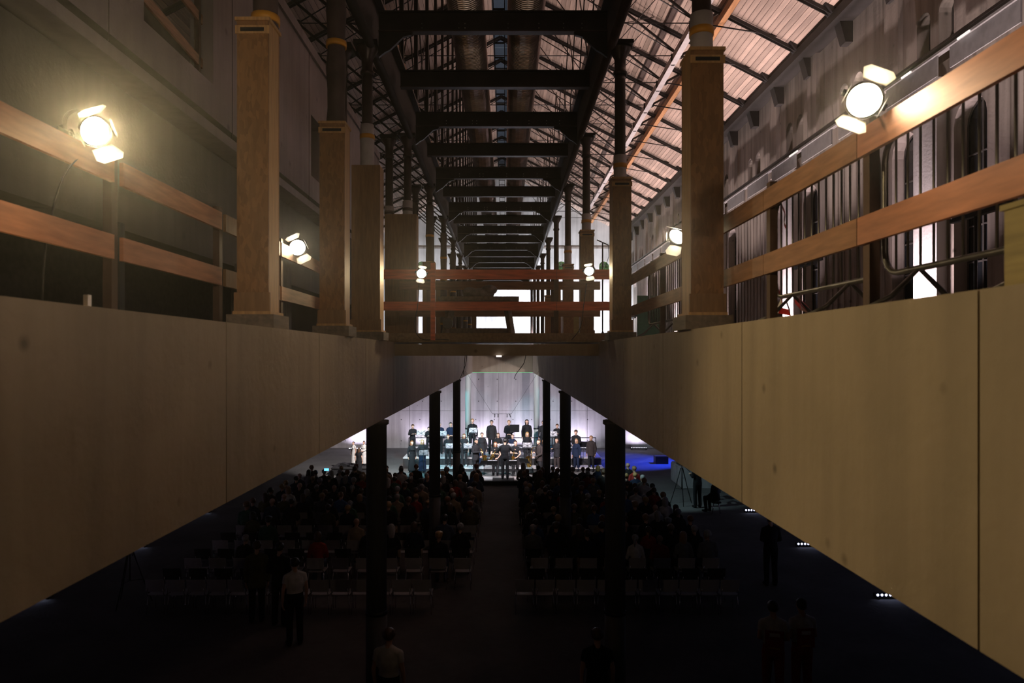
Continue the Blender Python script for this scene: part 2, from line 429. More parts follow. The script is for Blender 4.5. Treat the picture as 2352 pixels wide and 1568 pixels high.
struct(MB().bx(-14.2, -13.8, -6, 55, UF, RZ0).build('wall_gallery_outer', 'roof_dark'))
# upper floor slabs either side of the void
struct(MB().bx(-14, AX - 0.42, -6, 55, UF - 0.45, UF - 0.01).build('floor_gallery_left', 'conc_floor'))
struct(MB().bx(BX + 0.42, 10.2, -6, 55, UF - 0.45, UF - 0.01).build('floor_gallery_right', 'conc_floor'))
struct(MB().bx(AX - 0.42, BX + 0.42, YEND + 0.4, 55, UF - 0.45, UF - 0.01).build('floor_gallery_end', 'conc_floor'))
# deep concrete edge beams cast in panels
for side, x0, x1 in (('left', AX - 0.42, AX), ('right', BX, BX + 0.42)):
    t = thing('edge_beam', 'long board-marked concrete beam edging the void on the %s side' % side, 'beam', (0, 0, SB))
    y = -4.9
    pm = {}
    while y < YEND - 0.1:
        y1 = min(y + 2.45, YEND)
        ln = round(y1 - y, 3)
        if ln not in pm:
            pm[ln] = MB().bx(x0, x1, 0.006, ln - 0.006, 0.0, UF - SB).mesh('panel')
        obj('panel', pm[ln], 'conc_beam', t, (0, y, 0)); y = y1
t = thing('end_beam', 'pale concrete beam closing the far end of the void', 'beam', (0, YEND, SB))
MB().bx(AX - 0.42, X(1146, YEND) - 0.006, 0, 0.4, 0, UF - SB).build('panel', 'conc_beam', t)
MB().bx(X(1146, YEND) + 0.006, BX + 0.42, 0, 0.4, 0, UF - SB).build('panel', 'conc_beam', t)
MB().bx(AX, BX, 0.02, 0.05, -0.02, 0.0).build('led_strip', 'green_led', t)
# cross beam and plank deck of the bridge
YB = 12.4
t = thing('bridge_beam', 'light grey beam spanning the void under the plank bridge', 'beam', (0, YB, EYE))
MB().bx(AX, BX, 0, 0.25, -0.015, 0.2).build('beam_body', 'conc_beam', t)
MB().box((X(1146, YB), -0.03, -0.02), (0.10, 0.05, 0.035)).build('lamp_strip', 'tube_white', t)
t = thing('bridge_deck', 'rough plank deck of the footbridge between the two galleries', 'deck', (0, 12.4, UF))
for i in range(9):
    MB().bx(AX - 0.35, BX + 0.35, i * 0.228, i * 0.228 + 0.222, 0.0, 0.03).build('plank', 'plank', t)

# upper right wall with piers, arched windows and lancets
def wm_r(y, z): return (WALLX, y, z)
wins = []; lanc = []
for p in PIERS:
    for s in (-1, 1): wins.append((p + s * 1.15, 1.0, UF + 0.25, EYE + 5.3))
    for s in (-1, 1): lanc.append((p + s * 0.40, 0.5, EYE + 6.35, EYE + 7.75))
for a, b2 in zip(PIERS[:-1], PIERS[1:]):
    for s in (-1, 1): lanc.append(((a + b2) / 2 + s * 0.40, 0.5, EYE + 6.5, EYE + 7.6))
EAVE = EYE + 9.27
holes = [arch(*w) for w in wins] + [arch(*w) for w in lanc]
mbw = holed_wall([(-6, UF - 0.45), (54, UF - 0.45), (54, EAVE + 0.4), (-6, EAVE + 0.4)], holes, wm_r, (0.35, 0, 0))
wr = struct(obj('wall_gallery_right', nofix_mesh(mbw, 'wall'), 'plaster'))
MB().bx(WALLX + 0.42, WALLX + 0.5, -6, 54, UF - 0.45, EAVE + 0.4).build('outer_leaf', 'roof_dark', wr)
pier_me = MB().bx(-0.22, 0, -0.42, 0.42, 0, EYE + 5.9 - UF).bx(-0.28, 0, -0.50, 0.50, EYE + 5.75 - UF, EYE + 5.95 - UF).mesh('pier')
for p in PIERS:
    obj('pier', pier_me, 'plaster_pale', wr, (WALLX, p, UF))
lesene = MB().bx(-0.12, 0, -0.3, 0.3, EYE + 6.2 - UF, EAVE - UF).mesh('lesene')
for p in PIERS:
    for s in (-1, 1): obj('lesene', lesene, 'plaster', wr, (WALLX, p + s * 1.5, UF))
# battens running up the plaster between the piers
bat = MB().bx(-0.03, 0, -0.05, 0.05, 0, 5.2).mesh('batten')
for a, b2 in zip(PIERS[:-1], PIERS[1:]):
    for y in np.arange(a + 2.0, b2 - 1.9, 0.34): obj('batten', bat, 'plaster', wr, (WALLX, y, UF))
wmeshes = {}
for i, (c, w, z0, z1) in enumerate(wins + lanc):
    hgt = round(z1 - z0, 3)
    wo = struct(thing('window_%d' % (i + 1), '', '', (WALLX + 0.28, c, z0)))
    del wo['label']; del wo['category']
    k = (w, hgt)
    if k not in wmeshes:
        pane = MB().prism(arch(0, w, 0, hgt), 'x', 0.02, 0.035).mesh('pane')
        fr = MB()
        out = arch(0, w, 0, hgt); inn = arch(0, w - 0.12, 0.06, hgt - 0.06)
        for q in range(len(out)):
            q2 = (q + 1) % len(out)
            fr.add([(0, *out[q]), (0, *out[q2]), (0, *inn[q2]), (0, *inn[q])], [(0, 1, 2, 3)])
        fr.bx(-0.01, 0.03, -0.02, 0.02, 0.05, hgt - 0.06)
        for z in np.arange(0.7, hgt - w / 2, 0.75): fr.bx(-0.01, 0.03, -w / 2 + 0.05, w / 2 - 0.05, z - 0.015, z + 0.015)
        wmeshes[k] = (pane, fr.mesh('frame'))
    obj('pane', wmeshes[k][0], 'glass_dark', wo); obj('frame', wmeshes[k][1], 'frame_dark', wo)
# eaves corbels: the dark ends of the roof trusses sit on them
# far gable wall
YG = 53.0
gh = []
gw = [(X(1388, YG), 0.8, EYE + 6.35, EYE + 7.3), (X(1290, YG), 0.8, EYE + 6.35, EYE + 7.3), (X(1195, YG), 0.8, EYE + 6.35, EYE + 7.3), (-6.5, 0.8, EYE + 6.35, EYE + 7.3)]
mbw = holed_wall([(-11, UF - 0.45), (10, UF - 0.45), (10, EAVE + 0.3), (-0.2, EAVE + 5.3), (-11, EAVE - 0.2)], [arch(*w) for w in gw], lambda x, z: (x, YG, z), (0, 0.4, 0))
wg = struct(obj('wall_gable', nofix_mesh(mbw, 'wall'), 'plaster_pale'))
MB().bx(-11, 10, YG - 0.08, YG, EYE + 8.25, EYE + 8.4).build('cornice', 'plaster', wg)
MB().bx(-11, 10, YG + 0.45, YG + 0.6, UF - 0.4, EAVE + 6).build('outer_leaf', 'roof_dark', wg)
for i, (c, w, z0, z1) in enumerate(gw):
    wo = struct(thing('window_%d' % (100 + i), '', '', (c, YG + 0.3, z0))); del wo['label']; del wo['category']
    MB().prism(arch(0, w, 0, z1 - z0), 'y', 0.0, 0.02).build('pane', 'leafy_window', wo)
    f = MB(); hgt = z1 - z0
    for k in range(5):
        a = PI * k / 4; f.beam((0, -0.02, hgt - w / 2), (math.cos(a) * w / 2, -0.02, hgt - w / 2 + math.sin(a) * w / 2), 0.04, 0.04)
    f.beam((-w / 2, -0.02, hgt - w / 2), (w / 2, -0.02, hgt - w / 2), 0.04, 0.04)
    f.build('frame', 'frame_dark', wo)
# roof: dark deck, boards run along the hall
SL = 0.51; RX = -0.2; RZ = EAVE + SL * (WALLX - RX)
ang = math.atan(SL); cs, sn = math.cos(ang), math.sin(ang)
ce = struct(MB().build('ceiling', 'roof_dark')) if False else None
mb = MB()
mb.add([(WALLX + 0.6, -5, EAVE - SL * 0.6 + 0.10), (WALLX + 0.6, 55, EAVE - SL * 0.6 + 0.10), (RX + 0.32, 55, RZ - SL * 0.32 + 0.10), (RX + 0.32, -5, RZ - SL * 0.32 + 0.10)], [(0, 1, 2, 3)])
LXE = -11.0
mb.add([(LXE, -5, RZ - SL * (RX - LXE) + 0.10), (LXE, 55, RZ - SL * (RX - LXE) + 0.10), (RX - 0.32, 55, RZ - SL * 0.32 + 0.10), (RX - 0.32, -5, RZ - SL * 0.32 + 0.10)], [(0, 1, 2, 3)])
ce = struct(obj('ceiling', nofix_mesh(mb, 'ceiling'), 'roof_dark'))
bw = 0.172
bdr = MB().box((0, 27, 0), (bw - 0.012, 54, 0.022)).mesh('board')
k = 0
while True:
    dx = (k + 0.5) * bw * cs; x = WALLX + 0.1 - dx
    if x < RX + 0.36: break
    obj('board', bdr, 'roof_board', ce, (x, 0, EAVE + SL * (WALLX - x)), (0, ang, 0))
    k += 1
k = 0
while True:
    dx = (k + 0.5) * bw * cs; x = LXE + 0.2 + dx
    if x > RX - 0.36: break
    obj('board', bdr, 'roof_board', ce, (x, 0, RZ - SL * (RX - x)), (0, -ang, 0))
    k += 1
# glazed ridge
wo = struct(thing('window_200', '', '', (RX, 0, RZ - SL * 0.32 + 0.12))); del wo['label']; del wo['category']
for i in range(24):
    y = -3 + i * 2.3
    MB().add([(-0.36, y + 0.04, 0), (0.36, y + 0.04, 0), (0.36, y + 2.26, 0), (-0.36, y + 2.26, 0), (-0.36, y + 0.04, 0.01), (0.36, y + 0.04, 0.01), (0.36, y + 2.26, 0.01), (-0.36, y + 2.26, 0.01)],
             [(0, 1, 2, 3), (7, 6, 5, 4), (0, 4, 5, 1), (1, 5, 6, 2), (2, 6, 7, 3), (3, 7, 4, 0)]).build('pane', 'skylight', wo)
    if i % 2 == 0: MB().bx(-0.62, 0.36, y - 0.04, y + 0.04, -0.05, 0.03).build('glazing_bar', 'iron_matt', wo)

# new concrete volume on the left gallery
LX = -5.0
ops = [[(X(330, 9.45) * 0 + 9.45, EYE + 4.63), (11.7, EYE + 4.63), (11.7, EYE + 7.0), (9.45, EYE + 7.0)],
       [(17.6, EYE + 4.63), (18.9, EYE + 4.63), (18.9, EYE + 6.2), (17.6, EYE + 6.2)]]
mbw = holed_wall([(-6, EYE + 4.06), (27, EYE + 4.06), (27, EYE + 7.7), (-6, EYE + 7.7)], ops, lambda y, z: (LX, y, z), (-0.4, 0, 0))
wl = struct(obj('wall_gallery_left', nofix_mesh(mbw, 'wall'), 'conc_left'))
MB().bx(LX - 0.35, LX + 0.10, -6, 27, EYE + 3.70, EYE + 3.87).build('ledge', 'conc_left', wl)
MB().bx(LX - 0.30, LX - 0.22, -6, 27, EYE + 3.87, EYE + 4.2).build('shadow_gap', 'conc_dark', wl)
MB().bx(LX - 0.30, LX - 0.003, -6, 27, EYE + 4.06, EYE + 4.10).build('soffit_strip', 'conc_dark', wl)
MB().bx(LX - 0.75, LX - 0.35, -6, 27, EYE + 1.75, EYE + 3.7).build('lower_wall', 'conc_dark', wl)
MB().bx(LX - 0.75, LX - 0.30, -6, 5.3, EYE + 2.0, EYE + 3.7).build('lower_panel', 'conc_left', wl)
MB().bx(LX - 0.42, LX + 0.06, -6, 27, EYE + 7.7, EYE + 7.95).build('coping', 'conc_left', wl)
MB().bx(LX - 3.0, LX - 2.9, 8, 20, EYE + 3.9, EYE + 7.7).build('inner_wall', 'roof_dark', wl)
MB().bx(LX - 6, LX - 5.8, -6, 27, UF, EYE + 3.9).build('rear_wall', 'roof_dark', wl)
MB().bx(LX - 6, LX - 0.3, -6, 27, EYE + 3.7, EYE + 3.9).build('soffit', 'conc_left', wl)
MB().bx(LX - 6, LX, 26.9, 27.1, UF, EYE + 7.7).build('end_wall', 'conc_left', wl)
fl = MB()
for y in (-1.2, 1.25, 3.7, 6.15, 8.6, 12.5, 14.95, 17.4, 19.85): fl.bx(LX - 0.004, LX + 0.006, y, y + 0.015, EYE + 3.95, EYE + 7.7)
fl.build('panel_joints', 'roof_dark', wl)['kind'] = 'stuff'
# posts standing under the overhanging volume
for i, y in enumerate((3.75, 4.45, 9.0)):
    tag(MB().bx(-5.2, -5.08, y, y + 0.12, UF, EYE + 1.75).build('steel_post', 'col_grey'), ['slim grey post under the left volume, nearest the camera', 'second slim grey post under the left volume', 'slim grey post under the left volume, beyond the first timber column box'][i], 'post', 'posts under the left volume')
t = thing('window_guard', 'two sloping timber guard boards across the square opening in the left wall', 'guard rail', (LX - 0.2, 9.45, EYE + 4.63))
MB().beam((0, 0.0, 0.55), (0, 2.25, 0.35), 0.04, 0.16).build('board', 'rail_brown', t)
MB().beam((0, 0.0, 1.3), (0, 2.25, 1.1), 0.04, 0.16).build('board', 'rail_brown', t)
MB().bx(-0.06, 0.02, 2.1, 2.18, 0, 2.3).build('post', 'post_dark', t)

# ================================================================== IRON FRAME
COLY = [6.5 + 4.6 * i for i in range(10)]
HB = EYE + 5.25
# lower round columns under the edge beams
for i, y in enumerate((11.1, 20.3, 29.5, 38.7)):
    for side, x in (('left', -2.09), ('right', 1.79)):
        t = thing('round_column', 'dark round column under the %s edge beam, %s from the camera' % (side, ORD[i]) if i < 3 else
                  'turquoise-lit round column behind the choir on the %s side' % side, 'column', (x, y, 0), 0, 'lower hall columns')
        mt = 'lit_col' if i == 3 else 'col_grey'
        MB().lathe([(0.17, 0), (0.17, 1.75)], 24).build('shaft', mt, t)
        MB().lathe([(0.178, 1.75), (0.178, 1.82)], 24).build('collar', 'black_paint', t)
        MB().lathe([(0.165, 1.82), (0.165, SB - 0.08), (0.2, SB - 0.06), (0.2, SB)], 24).build('shaft', mt, t)
# upper cast iron columns, boxed in OSB or plywood
def iron_column(x, y, label, z0=UF, wrapped=0, group='cast iron columns on the gallery', r_=0.095, cap=True):
    t = thing('iron_column', label, 'column', (x, y, z0), 0, group)
    H = EYE + 4.99 - z0
    MB().lathe([(r_ * 1.1, 0), (r_, 0.3), (r_ * 0.92, H - 0.55), (r_ * 0.92, H - 0.42)], 18).build('shaft', 'iron_brown', t)
    if cap:
        MB().lathe([(r_ * 1.15, H - 0.45), (r_ * 1.2, H - 0.40), (r_ * 0.95, H - 0.36), (r_ * 1.0, H - 0.18), (r_ * 1.75, H - 0.05), (r_ * 1.85, H - 0.03), (r_ * 1.85, H)], 18).build('capital', 'iron_brown', t)
        MB().bx(-0.19, 0.19, -0.19, 0.19, H, H + 0.06).build('abacus', 'iron', t)
    return t
def wrap(t, r_, z0, z1, mat, straps=(), strap_mat='strap', wob=0.0):
    n = max(2, int((z1 - z0) / 0.25)); pr = []
    for i in range(n + 1):
        z = z0 + (z1 - z0) * i / n
        pr.append((r_ + (wob * math.sin(i * 2.1 + z0 * 3) if wob else 0), z))
    w_ = MB().lathe(pr, 18).build('wrapping', mat, t)
    for s in straps: MB().lathe([(r_ + 0.006 + wob * 0.6, s - 0.035), (r_ + 0.006 + wob * 0.6, s + 0.035)], 18).build('strap', strap_mat, w_)
def column_box(x, y, wx, wy, h_, label, front='osb', slot=True, plinth=True, z0=UF, batten=0):
    """board cladding round the foot of a column, on a plinth"""
    t = thing('column_box', label, 'column casing', (x, y, z0), 0, 'timber column casings')
    b0 = 0.16 if plinth else 0.0; th = 0.022; a, b_ = wx / 2, wy / 2
    if plinth:
        MB().bx(-a - 0.07, a + 0.07, -b_ - 0.07, b_ + 0.07, 0, 0.13).build('plinth', 'bench_wood', t)
        MB().bx(-a - 0.03, a + 0.03, -b_ - 0.03, b_ + 0.03, 0.13, 0.16).build('plinth_board', 'pine_edge', t)
    top = b0 + h_
    MB().bx(-a, a, -b_, -b_ + th, b0, top).build('front_panel', front, t)
    MB().bx(-a, a, b_ - th, b_, b0, top).build('back_panel', front, t)
    s = 1 if x < 0 else -1
    MB().bx(-a, -a + th, -b_ + th, b_ - th, b0, top).build('side_panel', 'pine_edge' if s < 0 else front, t)
    MB().bx(a - th, a, -b_ + th, b_ - th, b0, top).build('side_panel', 'pine_edge' if s > 0 else front, t)
    if slot:
        MB().bx(-a - 0.015, a + 0.015, -b_ - 0.015, b_ + 0.015, top - 0.0, top + 0.03).build('cap', 'pine_edge', t)
        MB().bx(-a - 0.012, a + 0.012, -b_ - 0.012, -b_, top - 0.12, top - 0.045).build('head_batten', 'pine_edge', t)
        MB().bx(-a * 0.75, a * 0.75, -b_ - 0.016, -b_ - 0.010, top - 0.10, top - 0.065).build('slot', 'black', t)
    MB().bx(-a - 0.02, a + 0.02, -b_ - 0.022, -b_, b0, b0 + 0.17).build('foot_board', 'plywood', t)
    if batten: MB().bx(a, a + 0.02, -0.05, 0.05, b0 + 0.8, b0 + 1.9).build('batten', 'plywood', t)
    return t
RXC, LXC = 1.87, -2.24
rn = ['nearest the camera', 'second from the camera', 'third from the camera', 'fourth from the camera', 'fifth from the camera', 'sixth from the camera', 'seventh from the camera', 'eighth from the camera', 'ninth from the camera', 'farthest']
for i, y in enumerate(COLY):
    t = iron_column(RXC, y, 'dark cast iron column on the right gallery edge, %s' % rn[i])
    if i < 4: wrap(t, 0.107, 2.2, 3.0, 'wrap_grey', (2.83,), wob=0.003)
    if i < 6:
        column_box(RXC, y - 0.02, 0.30, 0.34, (2.42, 2.42, 2.42, 2.42, 2.3, 2.3)[i], 'OSB-clad square column box on the right gallery edge, %s' % rn[i], 'osb', True, i < 3, batten=i < 3)
    t = iron_column(LXC if i else -2.28, y, 'dark cast iron column on the left gallery edge, %s' % rn[i])
    if i == 0: wrap(t, 0.12, 2.75, 4.3, 'wrap_dark', (2.95,), wob=0.01)
    if i in (1, 2): wrap(t, 0.112, 2.2, 3.5 if i == 1 else 3.3, 'wrap_grey', (3.3,) if i == 1 else (3.1,), 'strap' if i == 1 else 'wrap_dark', wob=0.004)
    if i >= 3: wrap(t, 0.115, 0.2, 4.2, 'wrap_dark', (0.9, 1.7, 2.5, 3.3), wob=0.006)
    if i >= 1:
        t = iron_column(-2.68, y + 0.1, 'second dark iron column just outside the left row, %s pair' % ORD[i])
        if i == 2: wrap(t, 0.107, 2.2, 3.2, 'wrap_grey', (3.05,), 'wrap_dark', wob=0.004)
column_box(-2.285, 6.33, 0.285, 0.30, 2.63, 'tall OSB column box with pine side, nearest on the left gallery edge', 'osb', True, True)
column_box(-2.18, 8.75, 0.315, 0.30, 2.52, 'OSB column box with yellow-strapped dark pipe above, left gallery edge', 'osb', True, True)
column_box(-2.21, 11.0, 0.45, 0.34, 2.62, 'plain plywood column box with knots beside the bridge railing', 'plywood', False, True)
column_box(-2.36, 15.6, 0.72, 0.36, 2.95, 'wide plywood box enclosing two iron columns behind the bridge', 'plywood', False, False)
column_box(-2.24, 20.2, 0.36, 0.36, 2.5, 'dark plywood column box behind the wide plywood box', 'plywood', False, False)
t = thing('wrapped_pipe', 'dark fabric-wrapped pipe with three yellow straps above the second box', 'pipe', (-2.17, 8.78, UF))
MB().tube([(0, 0, 2.5), (0, 0, 6.2)], 0.07, 12).build('pipe', 'iron_brown', t)
wrap(t, 0.118, 2.68, 6.2, 'wrap_dark', (2.75 + 1.0, 2.75 + 1.68, 5.1), wob=0.013)
# longitudinal girders on the column heads
for side, x in (('right', 1.74), ('left', -2.15)):
    t = thing('iron_girder', 'riveted iron girder running along the %s column heads' % side, 'girder', (x, 0, EYE))
    MB().bx(-0.02, 0.02, 2, 52, 5.02, 5.75).build('web', 'iron_matt', t)
    MB().bx(-0.14, 0.14, 2, 52, 5.75, 5.80).build('top_flange', 'iron', t)
    MB().tube([(-0.02, 2, 5.0), (-0.02, 52, 5.0)], 0.075, 12).build('bottom_tube', 'iron_brown' if x > 0 else 'iron_matt', t)
# cross beams
rb = MB()
beam_y = [6.5 + 2.3 * i for i in range(20)]
x0, x1 = -2.05, 1.66
web = MB().bx(x0, x1, -0.008, 0.008, 0, 0.30).mesh('web')
flb = MB().bx(x0, x1, -0.07, 0.07, -0.018, 0.0).mesh('bottom_flange')
flt = MB().bx(x0, x1, -0.07, 0.07, 0.30, 0.318).mesh('top_flange')
def bracket(sx):
    pts = [(0, 0)]
    xa = x1 if sx > 0 else x0
    poly = [(xa, 0.0), (xa - sx * 0.55, 0.0), (xa - sx * 0.52, -0.06), (xa - sx * 0.40, -0.09), (xa - sx * 0.18, -0.30), (xa - sx * 0.10, -0.34), (xa, -0.42)]
    if sx < 0: poly = poly[::-1]
    return MB().prism(poly, 'y', -0.03, 0.03)
brr = bracket(1).mesh('bracket'); brl = bracket(-1).mesh('bracket')
bolts = MB()
for x in (-1.35, -0.75, -0.65, 0.05, 0.55, 0.95, 1.25):
    for z in (0.06, 0.13): bolts.cyl((x, -0.008, z), (x, -0.018, z), 0.009, n=6)
bolts = bolts.mesh('bolts')
for i, y in enumerate(beam_y):
    atcol = i % 2 == 0
    t = thing('cross_beam', ('dark riveted cross beam with knee brackets, %s from the camera' if atcol else 'plain dark cross beam between column pairs, %s of its kind') % ORD[i // 2], 'beam', (0, y, HB), 0, 'cross beams over the void')
    obj('web', web, 'iron', t); obj('bottom_flange', flb, 'iron_brown', t); obj('top_flange', flt, 'iron', t)
    if atcol:
        obj('bracket', brr, 'iron', t); obj('bracket', brl, 'iron', t)
        b_ = obj('bolts', bolts, 'bolt_steel', t); b_['kind'] = 'stuff'
# spiral ducts lying over the cross beams
for nm, x in (('left', -0.66), ('right', 0.36)):
    t = thing('spiral_duct', '%s of two parallel ribbed metal ventilation ducts above the beams' % nm, 'duct', (x, 0, EYE + 5.568 + 0.31))
    n = 20; prof = []
    y = 3.0; k = 0
    while y < 44.0:
        step = 0.06 if y < 26 else 0.15
        prof += [(0.305, y), (0.305, y + step * 0.72), (0.316, y + step * 0.82), (0.316, y + step * 0.94)]
        y += step
    vs = []; fs = []
    for r_, yy in prof:
        for q in range(n):
            a = 2 * PI * q / n; vs.append((r_ * math.cos(a), yy + 0.012 * math.sin(a), r_ * math.sin(a)))
    for q in range(len(prof) - 1):
        for w_ in range(n):
            w2 = (w_ + 1) % n; fs.append((q * n + w_, (q + 1) * n + w_, (q + 1) * n + w2, q * n + w2))
    mb = MB().add(vs, fs, False)
    me = nofix_mesh(mb, 'duct_skin'); obj('duct_skin', me, 'duct_dark', t)
    for yy in np.arange(5, 44, 4.6):
        MB().lathe([(0.322, -0.05), (0.322, 0.05)], 20).build('joint_ring', 'galv', t, (0, yy, 0), (PI / 2, 0, 0))
t = thing('cable_tray', 'narrow dark cable tray running between the two ducts', 'cable tray', (-0.10, 0, EYE + 5.57))
MB().bx(-0.10, -0.085, 3, 46, 0, 0.09).bx(0.085, 0.10, 3, 46, 0, 0.09).build('side_rail', 'iron_matt', t)
rg = MB()
for y in np.arange(3.2, 46, 0.6): rg.bx(-0.1, 0.1, y, y + 0.04, 0.005, 0.02)
rg.build('rungs', 'iron_matt', t)['kind'] = 'stuff'

# roof trusses every 2.3 m, tied with rods to the right wall and down to the columns
def truss_meshes():
    P_ = {}
    zr = lambda x: EAVE + SL * (WALLX - x) - 0.12 - EYE
    zl = lambda x: RZ - SL * (RX - x) - 0.12 - EYE
    P_['rafter'] = [MB().beam((WALLX - 0.05, o, zr(WALLX)), (RX, o, zr(RX)), 0.022, 0.10).mesh('rafter') for o in (-0.07, 0.07)] + \
                   [MB().beam((LXE, o, zl(LXE)), (RX, o, zl(RX)), 0.022, 0.10).mesh('rafter') for o in (-0.07, 0.07)]
    kn = (6.0, 10.25); kl = (-6.4, 10.25)
    P_['tie_rod'] = [MB().cyl((WALLX - 0.2, 0, 9.72), (kn[0], 0, kn[1]), 0.022, n=6).mesh('tie_rod'),
                     MB().cyl((kn[0], 0, kn[1]), (kl[0], 0, kl[1]), 0.018, n=6).mesh('tie_rod'),
                     MB().cyl((kl[0], 0, kl[1]), (LXE + 0.2, 0, 9.3), 0.022, n=6).mesh('tie_rod'),
                     MB().cyl((kn[0], 0, kn[1]), (RX, 0, zr(RX) - 0.1), 0.02, n=6).mesh('tie_rod'),
                     MB().cyl((kl[0], 0, kl[1]), (RX, 0, zr(RX) - 0.1), 0.02, n=6).mesh('tie_rod'),
                     MB().cyl((3.2, 0, 10.25), (RX + 1.0, 0, zr(RX + 1) - 0.1), 0.018, n=6).mesh('tie_rod')]
    P_['strut'] = [MB().beam((kn[0], 0, kn[1]), (kn[0] + 0.65, 0, zr(kn[0] + 0.65)), 0.07, 0.07).mesh('strut'),
                   MB().beam((kn[0], 0, kn[1]), (3.6, 0, zr(3.6)), 0.06, 0.06).mesh('strut'),
                   MB().beam((kl[0], 0, kl[1]), (kl[0] - 0.6, 0, zl(kl[0] - 0.6)), 0.07, 0.07).mesh('strut'),
                   MB().beam((-2.15, 0, 5.8), (-2.15, 0, zl(-2.15)), 0.09, 0.09).mesh('strut'),
                   MB().beam((-2.15, 0, 6.6), (kl[0], 0, kl[1]), 0.05, 0.07).mesh('strut')]
    P_['knot'] = [MB().ell((kn[0], 0, kn[1]), (0.13, 0.09, 0.11), 8, 6).mesh('knot'), MB().ell((kl[0], 0, kl[1]), (0.13, 0.09, 0.11), 8, 6).mesh('knot')]
    P_['turnbuckle'] = [MB().bx(8.25, 8.55, -0.05, -0.03, 9.82, 9.90).bx(8.25, 8.55, 0.03, 0.05, 9.82, 9.90).bx(8.22, 8.27, -0.05, 0.05, 9.82, 9.92).bx(8.53, 8.58, -0.05, 0.05, 9.80, 9.90).mesh('turnbuckle')]
    P_['shoe'] = [MB().prism([(WALLX, 8.55), (WALLX, 9.6), (WALLX - 0.75, 9.9), (WALLX - 0.75, 9.6), (WALLX - 0.35, 9.1), (WALLX - 0.2, 8.55)], 'y', -0.16, 0.16).mesh('shoe')]
    return P_
TP = truss_meshes()
TY = [5.0 + 2.3 * i for i in range(21)]
for i, y in enumerate(TY):
    t = thing('roof_truss', 'dark iron roof truss with thin tie rods, %s from the camera' % ORD[i], 'truss', (0, y, EYE), 0, 'roof trusses')
    for nm, ms in TP.items():
        for me in ms: obj(nm, me, 'iron_matt' if nm in ('shoe', 'rafter') else 'rod', t)
# bracing rods between the trusses, one rod per bay and direction
brA = MB().cyl((3.4, 0, 10.2), (5.2, 2.3, 11.6), 0.014, n=5).mesh('brace_rod')
brB = MB().cyl((5.2, 0, 11.6), (3.4, 2.3, 10.2), 0.014, n=5).mesh('brace_rod')
brC = MB().cyl((1.75, 0, 6.0), (1.75, 2.3, 9.0), 0.016, n=5).mesh('brace_rod')
brD = MB().cyl((1.75, 0, 9.0), (1.75, 2.3, 6.0), 0.016, n=5).mesh('brace_rod')
brE = MB().cyl((-2.15, 0, 6.0), (-2.15, 2.3, 9.0), 0.016, n=5).mesh('brace_rod')
brF = MB().cyl((-2.15, 0, 9.0), (-2.15, 2.3, 6.0), 0.016, n=5).mesh('brace_rod')
brG = MB().cyl((-3.4, 0, 10.0), (-5.6, 2.3, 11.4), 0.016, n=5).mesh('brace_rod')
brH = MB().cyl((-5.6, 0, 11.4), (-3.4, 2.3, 10.0), 0.016, n=5).mesh('brace_rod')
for i, y in enumerate(TY[:-1]):
    t = thing('wind_bracing', 'crossed thin bracing rods between roof trusses, %s bay from the camera' % ORD[i], 'bracing', (0, y, EYE), 0, 'roof bracing bays')
    for me in (brA, brB, brC, brD, brE, brF, brG, brH): obj('brace_rod', me, 'rod', t)
# eaves plate on the wall head
tag(MB().bx(WALLX - 0.55, WALLX, -4, 53, EAVE - 0.15, EAVE + 0.12).build('eaves_plate', 'iron_matt'), 'dark timber plate along the head of the right wall', 'wall plate')
# slotted pale beam and timber purlins along the trusses
t = thing('slotted_beam', 'pale slotted steel beam running the length of the right roof slope', 'beam', (5.75, 0, EYE + 9.95))
sm = MB().bx(-0.02, 0.02, 0, 2.26, 0, 0.36).mesh('web_plate'); fm = MB().bx(-0.1, 0.1, 0, 2.26, -0.02, 0).mesh('flange')
sl = MB().bx(-0.026, -0.018, 1.0, 1.3, 0.15, 0.20).mesh('slot'); jt = MB().bx(-0.06, 0.06, -0.03, 0.01, -0.04, 0.36).mesh('joint_plate')
for i in range(20):
    y = 5.0 + 2.3 * i
    obj('web_plate', sm, 'slot_white', t, (0, y, 0)); obj('flange', fm, 'slot_white', t, (0, y, 0)); obj('slot', sl, 'black', t, (0, y, 0)); obj('joint_plate', jt, 'iron_matt', t, (0, y, 0))
for i, (x, dz) in enumerate(((6.7, 0.30), (3.6, 0.3), (0.75, 0.3), (-1.3, 0.3), (-4.2, 0.3))):
    zz = EAVE + SL * (WALLX - x) if x > RX else RZ - SL * (RX - x)
    tag(MB().bx(x - 0.09, x + 0.09, 3, 53, zz - 0.46, zz - 0.22).build('purlin', 'timber_orange'), ['orange timber purlin beside the pale slotted beam', 'orange timber purlin halfway up the right roof slope', 'orange timber purlin right of the ridge', 'orange timber purlin left of the ridge above the left duct', 'orange timber purlin on the left roof slope'][i], 'purlin', 'roof purlins')
